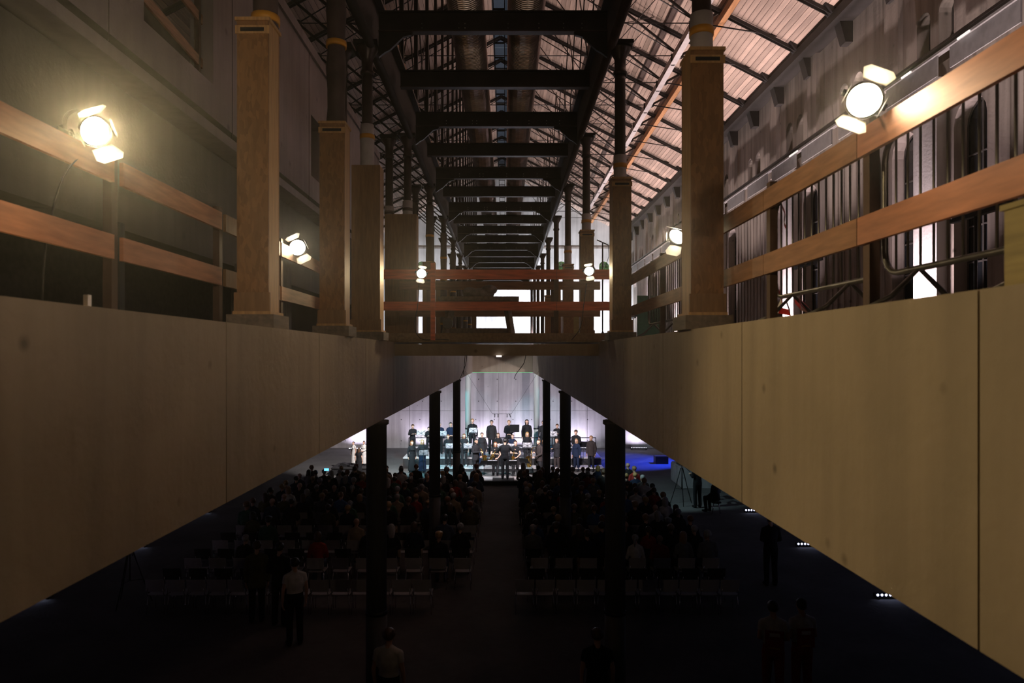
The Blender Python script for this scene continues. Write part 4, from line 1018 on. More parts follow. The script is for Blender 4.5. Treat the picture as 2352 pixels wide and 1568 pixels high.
def hand_mesh(wrist, d, n, side):
    """palm and five separate bent fingers; d points along the hand, n out of the back of the hand"""
    d = Vector(d).normalized(); n = Vector(n); n = (n - d * n.dot(d)).normalized(); c = d.cross(n) * side
    mb = MB(); w = Vector(wrist)
    def ring(p, a, b_): return [p + c * a * math.cos(t) + n * b_ * math.sin(t) for t in [2 * PI * k / 8 for k in range(8)]]
    vs = []
    for u, a, b_ in ((-0.02, 0.026, 0.022), (0.02, 0.032, 0.02), (0.055, 0.042, 0.016), (0.085, 0.041, 0.013)): vs += ring(w + d * u, a, b_)
    mb.add(vs, [(i * 8 + k, i * 8 + (k + 1) % 8, (i + 1) * 8 + (k + 1) % 8, (i + 1) * 8 + k) for i in range(3) for k in range(8)] + [tuple(range(24, 32))], True)
    for k, ln in enumerate((0.066, 0.078, 0.073, 0.056)):
        o = w + d * 0.08 + c * (0.03 - 0.02 * k)
        p1 = o + d * ln * 0.45 - n * 0.008; p2 = p1 + d * ln * 0.32 - n * ln * 0.28; p3 = p2 + d * ln * 0.10 - n * ln * 0.28
        mb.tube([o - d * 0.012, p1, p2, p3], [0.0095, 0.009, 0.008, 0.0065], 6)
    o = w + d * 0.028 + c * 0.03
    mb.tube([o - c * 0.01, o + c * 0.022 + d * 0.02 - n * 0.006, o + c * 0.026 + d * 0.047 - n * 0.014, o + c * 0.02 + d * 0.066 - n * 0.02], [0.013, 0.0115, 0.0095, 0.007], 6)
    return mb

def finish(b, voxel, name):
    mb = MB()
    for z, p0, p1, r0, r1 in b.caps:
        mb.ell(p0, (r0,) * 3, 10, 8); mb.ell(p1, (r1,) * 3, 10, 8)
        if (p1 - p0).length > 1e-4: mb.cyl(p0, p1, r0, r1, 10)
    for z, rings in b.lofts:
        n = 16; vs = []
        for (cx, cy, cz, rx, ry) in rings:
            vs += [(cx + rx * math.cos(2 * PI * k / n), cy + ry * math.sin(2 * PI * k / n), cz) for k in range(n)]
        m_ = len(rings)
        mb.add(vs, [(i * n + k, i * n + (k + 1) % n, (i + 1) * n + (k + 1) % n, (i + 1) * n + k) for i in range(m_ - 1) for k in range(n)] + [tuple(reversed(range(n))), tuple((m_ - 1) * n + k for k in range(n))])
    me = mb.mesh('tmp'); o = bpy.data.objects.new('tmp', me); COL.objects.link(o)
    r = o.modifiers.new('r', 'REMESH'); r.mode = 'VOXEL'; r.voxel_size = voxel; r.use_smooth_shade = True
    sm = o.modifiers.new('s', 'SMOOTH'); sm.factor = 0.5; sm.iterations = 2
    dg = bpy.context.evaluated_depsgraph_get(); out = bpy.data.meshes.new_from_object(o.evaluated_get(dg))
    bpy.data.objects.remove(o); bpy.data.meshes.remove(me)
    nv = len(out.vertices); co = np.empty(nv * 3); out.vertices.foreach_get('co', co); co = co.reshape(-1, 3)
    no = np.empty(nv * 3); out.vertices.foreach_get('normal', no); no = no.reshape(-1, 3)
    zones = ['skin', 'top', 'bottom', 'shoe']; best = np.full(nv, 1e9); lab = np.zeros(nv, int)
    def upd(dist, z):
        m_ = dist < best; best[m_] = dist[m_]; lab[m_] = zones.index(z)
    for z, p0, p1, r0, r1 in b.caps:
        a = np.array(p0); ab = np.array(p1) - a; l2 = max(ab @ ab, 1e-9)
        t = np.clip((co - a) @ ab / l2, 0, 1); upd(np.linalg.norm(co - a - t[:, None] * ab, axis=1) - (r0 + (r1 - r0) * t), z)
    for z, rings in b.lofts:
        R = np.array(rings); zz = np.clip(co[:, 2], R[0, 2], R[-1, 2]); f = [np.interp(zz, R[:, 2], R[:, k]) for k in (0, 1, 3, 4)]
        q = np.sqrt(((co[:, 0] - f[0]) / f[2]) ** 2 + ((co[:, 1] - f[1]) / f[3]) ** 2)
        upd(np.maximum((q - 1) * np.minimum(f[2], f[3]), 0) + np.abs(co[:, 2] - zz) - 0.004, z)
    faces = np.array([tuple(p.vertices) for p in out.polygons if len(p.vertices) == 4])
    fl = lab[faces]; meshes = {}
    hm = MB()
    hm.v = [tuple(p) for p in co]; hm.f = [tuple(f) for f in faces.tolist()]; hm.smooth = [True] * len(faces)
    for h in b.hands: hm.add(h.v, h.f, True)
    bm_ = bpy.data.meshes.new(name + '_body'); bm_.from_pydata(hm.v, [], hm.f); bm_.polygons.foreach_set('use_smooth', [True] * len(hm.f)); bm_.update()
    meshes['body'] = bm_
    bpy.data.meshes.remove(out)
    for zi, z in enumerate(zones[1:], 1):
        sel = faces[(fl == zi).any(axis=1)]
        if len(sel) == 0: continue
        idx, inv = np.unique(sel, return_inverse=True)
        m2 = bpy.data.meshes.new(name + '_' + z)
        m2.from_pydata((co[idx] + no[idx] * 0.009).tolist(), [], inv.reshape(-1, 4).tolist())
        m2.polygons.foreach_set('use_smooth', [True] * len(sel)); m2.update(); meshes[z] = m2
    return meshes

def person_meshes(name, h=1.75, female=False, pose='stand', arms='down', yaw=0.0, pitch=0.0, sleeves=True, skirt=False, voxel=0.02, hands=True, lean=0.0, jacket=False):
    """faces -Y, feet at z = 0 (seat height 0.46 when seated)"""
    b = Body(); k = h / 1.75
    sw = 0.165 if female else 0.19; tw = 0.92 if female else 1.0
    if pose == 'stand':
        pz = 0.93
        for s in (-1, 1):
            hip = V3(s * 0.088, 0.0, 0.92); kn = V3(s * 0.10, -0.015, 0.50); an = V3(s * 0.105, 0.02, 0.10)
            wide = 1.12 if female else 1.0
            b.chain('bottom', [hip, kn, an], [0.088 * wide, 0.064 * wide, 0.056])
            b.cap('shoe', an + V3(0, 0.01, -0.055), an + V3(s * 0.015, -0.15, -0.065), 0.045, 0.036)
        off = V3(0, 0, 0)
    else:
        pz = 0.56
        for s in (-1, 1):
            hip = V3(s * 0.09, 0.0, 0.55); kn = V3(s * 0.12, -0.43, 0.54); an = V3(s * 0.11, -0.38, 0.10)
            b.chain('bottom', [hip, kn, an], [0.092, 0.068, 0.052])
            b.cap('shoe', an + V3(0, 0.01, -0.055), an + V3(s * 0.015, -0.15, -0.065), 0.045, 0.036)
        off = V3(0, 0, pz - 0.93)
    if skirt:
        b.loft('bottom', [(0, 0, 0.12, 0.21, 0.18), (0, 0, 0.5, 0.19, 0.16), (0, 0, 0.92, 0.165, 0.125), (0, 0, 1.02, 0.14, 0.105)])
    oz = off.z
    def tr(p):   # torso lean about the pelvis
        p = Vector(p) + V3(0, 0, oz); q = p - V3(0, 0, pz); ca, sa = math.cos(lean), math.sin(lean)
        return V3(q.x, q.y * ca - q.z * sa, q.y * sa + q.z * ca + pz)
    hipw = 0.17 if female else 0.165; waist = 0.125 if female else 0.15; chest = 0.155 if female else 0.18
    rings = [(0.88, hipw * 0.92, 0.115), (0.95, hipw, 0.122), (1.06, waist * 1.04, 0.105), (1.14, waist, 0.10), (1.28, chest * tw, 0.118), (1.37, chest * 0.98 * tw, 0.108), (1.43, sw * 0.66, 0.085), (1.48, 0.068, 0.062)]
    R_ = []
    for z, rx, ry in rings:
        c = tr((0, 0, z)); R_.append((c.x, c.y, c.z, rx, ry))
    lowz = [r for r in R_ if r[2] <= pz + 0.13]; up = [r for r in R_ if r[2] >= pz + (0.0 if jacket else 0.10)]
    b.loft('bottom', R_[:3]); b.loft('top', (R_[1:] if not jacket else R_))
    if jacket: b.loft('top', [(0, 0, pz - 0.16, hipw * 1.12, 0.135), (0, 0, pz + 0.1, hipw * 1.02, 0.125), R_[4]])
    if female: b.cap('top', tr((-0.07, -0.085, 1.27)), tr((0.07, -0.085, 1.27)), 0.058)
    nb = tr((0, 0.012, 1.47)); hc = tr((0, -0.02, 1.635)); 
    b.cap('skin', nb, hc + V3(0, 0.01, -0.06), 0.053, 0.05)
    Rm = Matrix.Rotation(yaw, 3, 'Z') @ Matrix.Rotation(pitch, 3, 'X')
    H = lambda x, y, z: hc + Rm @ V3(x, y, z)
    hs = 0.95 if female else 1.0
    b.cap('skin', H(0, 0.018, 0.035), H(0, -0.008, 0.03), 0.088 * hs, 0.083 * hs)
    b.cap('skin', H(0, -0.03, -0.02), H(0, -0.045, -0.075), 0.066 * hs, 0.042 * hs)
    b.cap('skin', H(0, -0.095, 0.018), H(0, -0.112, -0.022), 0.010, 0.015)          # nose
    b.cap('skin', H(-0.02, -0.088, -0.057), H(0.02, -0.088, -0.057), 0.012)          # lips
    b.cap('skin', H(-0.04, -0.085, 0.035), H(0.04, -0.085, 0.035), 0.014)            # brow
    for s in (-1, 1): b.cap('skin', H(s * 0.083, 0.005, 0.02), H(s * 0.085, 0.012, -0.02), 0.015, 0.011)
    poses = {'down': ((0.235, 0.03, 1.15), (0.235, -0.035, 0.90), (0, -0.15, -1)),
             'front': ((0.225, 0.02, 1.16), (0.06, -0.22, 1.06), (-0.8, -0.5, 0.1)),
             'folder': ((0.225, 0.03, 1.17), (0.13, -0.27, 1.20), (-0.4, -0.8, 0.4)),
             'conduct': ((0.32, -0.08, 1.22), (0.40, -0.33, 1.22), (0.2, -1, 0.1)),
             'lap': ((0.23, -0.02, 1.14), (0.10, -0.28, 1.02), (-0.5, -0.9, -0.1)),
             'hips': ((0.30, 0.05, 1.18), (0.19, -0.06, 1.0), (-0.6, -0.6, -0.3))}
    for s in (-1, 1):
        a = arms if isinstance(arms, str) else arms[0 if s < 0 else 1]
        if a in poses: el, wr, hd = [list(q) for q in poses[a]]
        else: el, wr, hd = a
        m_ = lambda q: V3(q[0] * s, q[1], q[2])
        if isinstance(a, str): el, wr, hd = m_(el), m_(wr), m_(hd)
        else: el, wr, hd = Vector(el), Vector(wr), Vector(hd)
        sh = tr((s * (sw - 0.015), 0.008, 1.405)); el = tr(el); wr = tr(wr)
        b.cap('top', tr((s * 0.05, 0.015, 1.465)), sh, 0.048, 0.05)
        if sleeves: b.chain('top', [sh, el, wr], [0.055, 0.046, 0.034])
        else:
            md = sh.lerp(el, 0.35); b.chain('top', [sh, md], [0.055, 0.052]); b.chain('skin', [md, el, wr], [0.045, 0.038, 0.028])
        if hands:
            back = V3(s, 0, 0) if abs(hd.z) > 0.8 else V3(0, -0.2, 1)
            b.hands.append(hand_mesh(wr + hd.normalized() * 0.03, hd, back, -s))
            b.cap('skin', wr, wr + hd.normalized() * 0.03, 0.027, 0.026)
        else: b.cap('skin', wr, wr + hd.normalized() * 0.09, 0.03, 0.024)
    for i, c_ in enumerate(b.caps): b.caps[i] = (c_[0], c_[1] * k, c_[2] * k, c_[3] * k, c_[4] * k)
    b.lofts = [(z, [tuple(q * k for q in r) for r in R2]) for z, R2 in b.lofts]
    for hm in b.hands: hm.v = [tuple(Vector(p) * k) for p in hm.v]
    ms = finish(b, voxel, name)
    ms['head'] = (hc * k, Rm.copy(), k * hs)
    return ms

def hair_mesh(style):
    mb = MB(); n, m_ = 18, 12; vs = []; fs = []
    for i in range(m_ + 1):
        th = PI * i / m_
        for k in range(n):
            a = 2 * PI * k / n
            dx, dy, dz = math.sin(th) * math.cos(a), math.sin(th) * math.sin(a), math.cos(th)
            x, y, z = dx * 0.098, dy * 0.108 + 0.012, dz * 0.106 + 0.036
            front = dy < -0.22 and dz < 0.34
            if front: x, y, z = x * 0.72, y * 0.5, z * 0.8
            elif dz < 0.0:
                rr = math.hypot(math.cos(a), math.sin(a)); fall = -dz
                if style in ('short', 'bun', 'pony', 'cap'): x *= 0.96; y = y * 0.98 + 0.004; z = 0.036 + dz * 0.085
                else:
                    ln = {'bob': 0.17, 'long': 0.30, 'verylong': 0.40}[style]
                    k2 = 1.06 - 0.25 * fall ** 4
                    x = math.cos(a) * 0.098 * k2; y = math.sin(a) * 0.100 * k2 + 0.016; z = 0.036 - fall * ln
                    if i == m_: x *= 0.3; y *= 0.3
            jit = 1 + 0.03 * math.sin(i * 5.1 + k * 3.7)
            vs.append((x * jit, y * jit, z))
    for i in range(m_):
        for k in range(n): fs.append((i * n + k, i * n + (k + 1) % n, (i + 1) * n + (k + 1) % n, (i + 1) * n + k))
    mb.add(vs, fs, True)
    if style == 'bun': mb.ell((0, 0.12, 0.06), (0.045, 0.045, 0.045), 10, 8)
    if style == 'pony': mb.tube([(0, 0.10, 0.05), (0, 0.15, 0.03), (0, 0.15, -0.08), (0, 0.12, -0.2)], [0.03, 0.032, 0.03, 0.012], 8)
    if style == 'cap': mb.ell((0, -0.02, 0.085), (0.105, 0.13, 0.05), 12, 6)
    return mb.mesh('hair')
HAIR = {s: hair_mesh(s) for s in ('short', 'bob', 'long', 'verylong', 'bun', 'pony', 'cap')}
HAIR['bald'] = None
EYE_ME = MB().ell((0, 0, 0), (0.010, 0.006, 0.006), 8, 6).mesh('eye')
BEARD_ME = MB().ell((0, -0.052, -0.088), (0.050, 0.048, 0.034), 12, 8).ell((-0.055, -0.02, -0.06), (0.022, 0.035, 0.04), 8, 6).ell((0.055, -0.02, -0.06), (0.022, 0.035, 0.04), 8, 6).mesh('beard')
def place_person(ms, label, loc, rz, top, bottom, hair, haircol, skin='skin', shoes='cloth_black', group=None, eyes=True, cat='person', scale=1.0, parts=True, beard=False):
    t = thing('person', label, cat, (loc[0], loc[1], loc[2] + 0.012), rz, group)
    t.scale = (scale,) * 3
    bd = obj('body', ms['body'], skin, t)
    obj('top', ms['top'], top, t)
    if 'bottom' in ms and parts: obj('trousers', ms['bottom'], bottom, t)
    if 'shoe' in ms and parts: obj('shoes', ms['shoe'], shoes, t)
    hc, Rm, hs = ms['head']
    if HAIR.get(hair) is not None:
        o = obj('hair', HAIR[hair], haircol, t, hc, Rm.to_euler()); o.scale = (hs,) * 3
    if beard:
        o = obj('beard', BEARD_ME, haircol, t, hc, Rm.to_euler()); o.scale = (hs,) * 3
    if eyes:
        for s in (-1, 1): obj('eye', EYE_ME, 'eye', t, hc + Rm @ (V3(s * 0.034, -0.088, 0.008) * hs), Rm.to_euler())
    return t
PC = {}
def pm(**kw):
    key = tuple(sorted((k, str(v)) for k, v in kw.items()))
    if key not in PC: PC[key] = person_meshes('person%d' % len(PC), **kw)
    return PC[key]

# arm sets for the players: elbow, wrist, hand direction (left = negative x)
SAXR = (((-0.23, -0.08, 1.16), (-0.03, -0.30, 1.19), (0.7, -0.4, 0.1)), ((0.25, -0.05, 1.12), (0.10, -0.30, 0.98), (-0.7, -0.4, -0.1)))
READ = ('folder', 'down')
RIS, LOW, FLR = 0.58, 0.2, 0.0
CH = 'choir singers on the risers'
def singer(px, d, zf, h, rz, label, kw, top, bottom, hair, haircol, skin='skin', shoes='cloth_black', group=CH):
    base = 1.75 if not kw.get('female') else 1.66
    ms = pm(h=base, **kw)
    return place_person(ms, label, (X(px, d), d, zf), rz, 'cloth_' + top, 'cloth_' + bottom, hair, haircol, skin, shoes, group, scale=h / base, beard='beard' in label)
man = dict(arms='down'); manf = dict(arms='folder', pitch=0.25); manh = dict(arms='front'); manj = dict(arms='down', jacket=True)
wom = dict(female=True, arms='down', sleeves=False); womf = dict(female=True, arms='folder', pitch=0.15); woml = dict(female=True, arms='down', skirt=True); womj = dict(female=True, arms='down', jacket=True)
singer(948, 36.9, RIS, 1.60, 0.35, 'singer in black reading a page at the far left of the back riser', manf, 'black', 'black', 'short', 'hair_brown')
singer(985, 36.6, RIS, 1.50, 0.25, 'singer in black half hidden left behind the left second column', manf, 'black', 'black', 'short', 'hair_black')
singer(1010, 37.0, RIS, 1.68, 0.1, 'singer in dark shirt just right of the left second column, behind a stand', man, 'navy', 'black', 'short', 'hair_grey')
singer(1035, 36.9, RIS, 1.70, 0.2, 'singer in navy shirt left of the third left column', manh, 'navy', 'black', 'short', 'hair_black')
singer(1085, 36.9, RIS, 1.90, 0.0, 'tallest singer in black on the back riser, behind a tall stand', man, 'black', 'black', 'short', 'hair_light')
singer(1129, 36.9, RIS, 1.82, 0.0, 'singer with black fringe in open black jacket, back riser centre', manj, 'charcoal', 'black', 'short', 'hair_black')
singer(1169, 36.9, RIS, 1.82, 0.0, 'singer with hands folded in front, centre of the back riser', manh, 'black', 'black', 'short', 'hair_light')
singer(1210, 36.9, RIS, 1.86, 0.0, 'singer with long dark hair in buttoned jacket on the back riser', manj, 'black', 'black', 'bob', 'hair_black')
singer(1248, 36.9, RIS, 1.80, -0.2, 'singer half hidden by the third right column', man, 'charcoal', 'black', 'short', 'hair_black')
singer(1280, 36.9, RIS, 1.62, -0.3, 'singer in black looking down between the two right columns', manf, 'black', 'black', 'short', 'hair_brown')
singer(1323, 35.4, LOW, 1.84, -0.4, 'singer in black sweater looking down, right of the second right column', dict(arms='front', pitch=0.35), 'black', 'black', 'short', 'hair_brown')
singer(1029, 35.3, LOW, 1.62, 0.1, 'woman with red hair tied back reading at a stand on the low riser', womf, 'black', 'black', 'bun', 'hair_auburn', shoes='cloth_grey')
singer(1066, 35.3, LOW, 1.66, 0.05, 'woman with auburn hair and bare arms behind a music stand', dict(female=True, arms='down', sleeves=False, yaw=0.25), 'charcoal', 'charcoal', 'long', 'hair_auburn', shoes='cloth_white')
singer(1107, 35.3, LOW, 1.72, 0.0, 'woman in dark blouse with hair tied back behind the first player', womj, 'charcoal', 'navy', 'bun', 'hair_brown')
singer(1144, 35.3, LOW, 1.70, 0.0, 'woman with long dark hair just left behind the conductor', womf, 'black', 'black', 'long', 'hair_brown')
singer(1177, 35.3, LOW, 1.63, 0.0, 'woman with short hair just right behind the conductor', dict(female=True, arms='folder', sleeves=False), 'navy', 'black', 'short', 'hair_brown')
singer(1211, 35.3, LOW, 1.75, 0.05, 'woman with long red-blond hair behind a white music sheet', womf, 'black', 'charcoal', 'long', 'hair_blond', shoes='cloth_white')
singer(1249, 34.7, FLR, 1.66, -0.1, 'woman almost hidden behind the third right column', wom, 'black', 'black', 'long', 'hair_brown', 'skin_b')
singer(1279, 34.9, FLR, 1.68, -0.6, 'woman in open black jacket holding a folder, between right columns', dict(female=True, arms=('folder', 'down'), jacket=True), 'charcoal', 'brown', 'bob', 'hair_brown')
singer(1324, 34.9, FLR, 1.66, -0.6, 'woman with long wavy blond hair in navy top at the right', womj, 'navy', 'navy', 'long', 'hair_light')
singer(1358, 34.9, FLR, 1.80, -0.55, 'bearded singer in long dark coat at the far right of the choir', dict(arms='down', jacket=True, pitch=0.15), 'brown', 'black', 'short', 'hair_light')
singer(946, 34.5, FLR, 1.60, 0.6, 'woman with long brown hair in black dress at the far left', woml, 'black', 'black', 'verylong', 'hair_auburn')
singer(970, 34.4, FLR, 1.67, 0.3, 'woman with long blond hair in dark green skirt at the left', dict(female=True, arms=('down', 'folder'), skirt=True), 'black', 'navy', 'verylong', 'hair_blond')
SAXG = 'saxophone players in front of the choir'
singer(1093, 33.4, FLR, 1.82, 0.75, 'bearded player in dark jacket turned right with a saxophone', dict(arms=SAXR, jacket=True), 'charcoal', 'black', 'short', 'hair_black', 'skin_b', group=SAXG)
singer(1138, 33.4, FLR, 1.68, 0.1, 'woman player with long auburn hair left of the conductor', dict(female=True, arms=SAXR, sleeves=False), 'black', 'charcoal', 'long', 'hair_auburn', group=SAXG)
singer(1184, 33.4, FLR, 1.74, -0.1, 'woman player with hair tied back right of the conductor', dict(female=True, arms=SAXR, sleeves=False, yaw=-0.1), 'black', 'charcoal', 'bun', 'hair_brown', group=SAXG)
singer(1238, 33.2, FLR, 1.82, -0.95, 'bearded player in brown jacket turned left with a large saxophone', dict(arms=SAXR, jacket=True), 'brown', 'charcoal', 'short', 'hair_brown', group=SAXG)
singer(1160, 31.5, 0.215, 1.86, PI, 'conductor in black seen from behind with both arms raised', dict(arms='conduct'), 'black', 'black', 'short', 'hair_black', group=None)
# performers on the side platform
singer(812, 34.7, 0.38, 1.15, -0.6, 'performer in white top with dark hair on the side platform', dict(female=True, arms='down', sleeves=False, skirt=True), 'white', 'white', 'bun', 'hair_brown', group='performers on the side platform')
singer(836, 34.5, 0.38, 1.2, -0.3, 'performer in white robe beside the nearest left column', dict(female=True, arms='front', skirt=True), 'white', 'white', 'short', 'hair_brown', group='performers on the side platform')
singer(824, 33.5, FLR, 1.38, 2.9, 'performer in sleeveless black dress in front of the side platform', dict(female=True, arms='down', sleeves=False, skirt=True), 'black', 'black', 'long', 'hair_brown', group='performers on the side platform')

# saxophones
def saxophone(px, d, zf, rz, label, big=False, tilt=0.35):
    s = 1.25 if big else 1.0
    t = thing('saxophone', label, 'saxophone', (X(px, d), d, zf), rz, 'saxophones')
    R_ = Matrix.Rotation(tilt, 4, 'Y')
    def q(x, y, z): v = R_ @ Vector((x * s, y * s, (z) * s)); return tuple(v + Vector((0, -0.28, 1.32)))
    body = [(0, 0, -0.02), (0, 0, -0.2), (0, 0, -0.4), (0, 0, -0.58)]; rs = [0.016, 0.024, 0.032, 0.040]
    for k in range(1, 7):
        a = PI * k / 6; body.append((0, -0.065 + 0.065 * math.cos(a), -0.58 - 0.065 * math.sin(a))); rs.append(0.040 + 0.002 * k)
    body += [(0, -0.135, -0.45), (0, -0.145, -0.36), (0, -0.165, -0.30), (0, -0.175, -0.28)]; rs += [0.056, 0.064, 0.085, 0.095]
    MB().tube([q(*p) for p in body], [r_ * s for r_ in rs], 14).build('body_tube', 'brass', t)
    MB().tube([q(*p) for p in ((0, 0, -0.02), (0, 0.01, 0.05), (0, 0.05, 0.09), (0, 0.12, 0.09), (0, 0.16, 0.075))], [0.015 * s, 0.014 * s, 0.013 * s, 0.011 * s, 0.01 * s], 8).build('neck', 'brass', t)
    MB().tube([q(0, 0.16, 0.075), q(0, 0.225, 0.055)], [0.014 * s, 0.009 * s], 8).build('mouthpiece', 'mouthpiece', t)
    ky = MB()
    for k in range(7): ky.cyl(q(0.02, -0.028, -0.12 - k * 0.065), q(0.02, -0.048, -0.12 - k * 0.065), 0.02 * s, n=10)
    ky.cyl(q(0.045, 0, -0.06), q(0.045, 0, -0.56), 0.005, n=5).cyl(q(-0.045, 0, -0.06), q(-0.045, 0, -0.56), 0.005, n=5)
    ky.build('keys', 'chrome', t)['kind'] = 'stuff'
saxophone(1098, 33.35, 0, 0.75, 'gold saxophone played by the man turned right', tilt=-0.25)
saxophone(1138, 33.4, 0, 0.1, 'gold saxophone slanting across the long-haired woman player', tilt=0.6)
saxophone(1182, 33.4, -0.03, -0.1, 'gold saxophone hanging straight before the woman right of the conductor', tilt=0.12)
saxophone(1232, 33.15, 0.05, -0.95, 'large gold baritone saxophone of the man turned left', True, 0.12)
# music stands with sheets
ST = [(967, 36.0, RIS, 0.3, 'music stand with bright page before the far left back singer', 'w', 'page glowing cyan before the far left back singer', 1.15),
      (973, 33.9, 0, 0.3, 'music stand before the blond woman at the left', 'w', 'open music before the blond woman at the left', 1.0),
      (1016, 36.2, RIS, 0.0, 'high music stand right of the second left column', 'w', 'white pages right of the second left column', 1.1),
      (1034, 34.9, LOW, 0.1, 'music stand before the red-haired woman', 'w', 'white pages before the red-haired woman', 1.0),
      (1075, 34.9, LOW, 0.0, 'music stand before the auburn-haired woman', 'w', 'white pages before the auburn-haired woman', 1.0),
      (1087, 36.2, RIS, 0.0, 'tall music stand before the tallest singer', 'w', 'white pages before the tallest singer', 1.25),
      (1147, 34.8, LOW, 0.0, 'music stand just left of the conductor', 'w', 'white pages just left of the conductor', 1.0),
      (1175, 34.8, LOW, 0.0, 'music stand just right of the conductor', 'w', 'white pages just right of the conductor', 1.0),
      (1211, 34.8, LOW, 0.0, 'music stand before the red-blond woman', 'w', 'white pages before the red-blond woman', 1.05),
      (1182, 36.2, RIS, 0.0, 'black solid desk beside the singer with folded hands', 's', None, 1.35),
      (1270, 36.0, RIS, -0.2, 'music stand between the right columns', 'w', 'bright pages between the right columns', 1.1),
      (1340, 35.6, LOW, -0.2, 'black solid music desk behind the blond woman at the right', 's', 'single page on the black desk at the right', 1.0),
      (1112, 32.8, 0, 0.6, 'low black music stand of the first player', 's', None, 0.72),
      (1131, 32.7, 0, 0.0, 'music stand of the long-haired woman player', 's', 'white pages of the long-haired woman player', 0.72),
      (1176, 32.7, 0, 0.0, 'music stand of the woman player right of the conductor', 's', 'white pages of the player right of the conductor', 0.72),
      (1204, 32.8, 0, -0.5, 'black tilted music stand of the man turned left', 's', None, 0.8)]
for px, d, zf, rz, lab, k_, sh, hs in ST: music_stand(px, d, zf, rz, lab, sh, hs, 'wire' if k_ == 'w' else 'solid')

# ================================================================== AUDIENCE
def chair_meshes():
    d = {}
    sv = []; fs = []
    # shell seat and back, both facing -Y like the sitters
    def sheet(prof, w, th, curve):
        mb = MB(); n = len(prof); m_ = 5; vs = []
        for side in (0, 1):
            for (y, z, ny, nz) in prof:
                for k in range(m_):
                    u = -1 + 2 * k / (m_ - 1); c = curve * (1 - u * u)
                    vs.append((u * w / 2, y + ny * (th * side + c), z + nz * (th * side + c)))
        o2 = n * m_
        for i in range(n - 1):
            for k in range(m_ - 1):
                a = i * m_ + k; mb.f.append((a, a + 1, a + m_ + 1, a + m_)); mb.f.append((o2 + a, o2 + a + m_, o2 + a + m_ + 1, o2 + a + 1))
        ring = [k for k in range(m_)] + [i * m_ + m_ - 1 for i in range(1, n)] + [(n - 1) * m_ + k for k in range(m_ - 2, -1, -1)] + [i * m_ for i in range(n - 2, 0, -1)]
        for i in range(len(ring)):
            a, b_ = ring[i], ring[(i + 1) % len(ring)]; mb.f.append((a, b_, o2 + b_, o2 + a))
        mb.v = vs; mb.smooth = [False] * len(mb.f); return mb
    d['seat'] = sheet([(-0.24, 0.44, 0, 1), (-0.05, 0.435, 0, 1), (0.17, 0.44, 0, 1)], 0.42, 0.014, -0.008).mesh('seat')
    d['backrest'] = sheet([(0.205, 0.53, 1, 0), (0.22, 0.66, 1, 0.1), (0.25, 0.82, 1, 0.15)], 0.43, 0.014, 0.02).mesh('backrest')
    d['frame'] = MB().tube([(-0.2, -0.22, 0.425), (-0.2, 0.17, 0.425), (-0.19, 0.215, 0.48), (-0.18, 0.245, 0.62)], 0.011, 6).tube([(0.2, -0.22, 0.425), (0.2, 0.17, 0.425), (0.19, 0.215, 0.48), (0.18, 0.245, 0.62)], 0.011, 6).cyl((-0.2, -0.2, 0.425), (0.2, -0.2, 0.425), 0.009, n=6).mesh('frame')
    d['legs'] = [MB().cyl((sx * 0.19, yy, 0.425), (sx * 0.21, y2, 0.0), 0.011, n=6).mesh('leg') for sx in (-1, 1) for yy, y2 in ((-0.18, -0.22), (0.15, 0.21))]
    return d
CHM = chair_meshes()
def chair(x, y, mat, label):
    t = thing('stacking_chair', label, 'chair', (x, y, 0), PI, 'audience chairs in rows')
    obj('seat', CHM['seat'], mat, t); obj('backrest', CHM['backrest'], mat, t); obj('frame', CHM['frame'], 'chrome', t)
    for l_ in CHM['legs']: obj('leg', l_, 'chrome', t)
SEAT = [pm(pose='sit', arms='lap', voxel=0.026, hands=False), pm(pose='sit', arms='lap', voxel=0.026, hands=False, yaw=0.35, lean=0.06),
        pm(pose='sit', arms='lap', voxel=0.026, hands=False, yaw=-0.3, pitch=0.15, lean=0.03), pm(pose='sit', arms='lap', female=True, voxel=0.026, hands=False),
        pm(pose='sit', arms='lap', female=True, voxel=0.026, hands=False, yaw=-0.35, lean=0.05), pm(pose='sit', arms='lap', female=True, voxel=0.026, hands=False, yaw=0.25, pitch=0.2, lean=0.03)]
TOPS = ['black', 'navy', 'charcoal', 'black', 'brown', 'olive', 'navy', 'grey', 'charcoal', 'green', 'black', 'brown', 'denim', 'charcoal', 'beige', 'white', 'red', 'blue']
cols_xy = [(-2.09, 20.3), (1.79, 20.3), (-2.09, 29.5), (1.79, 29.5), (-2.09, 11.1), (1.79, 11.1)]
NR = 16
n_seated = 0
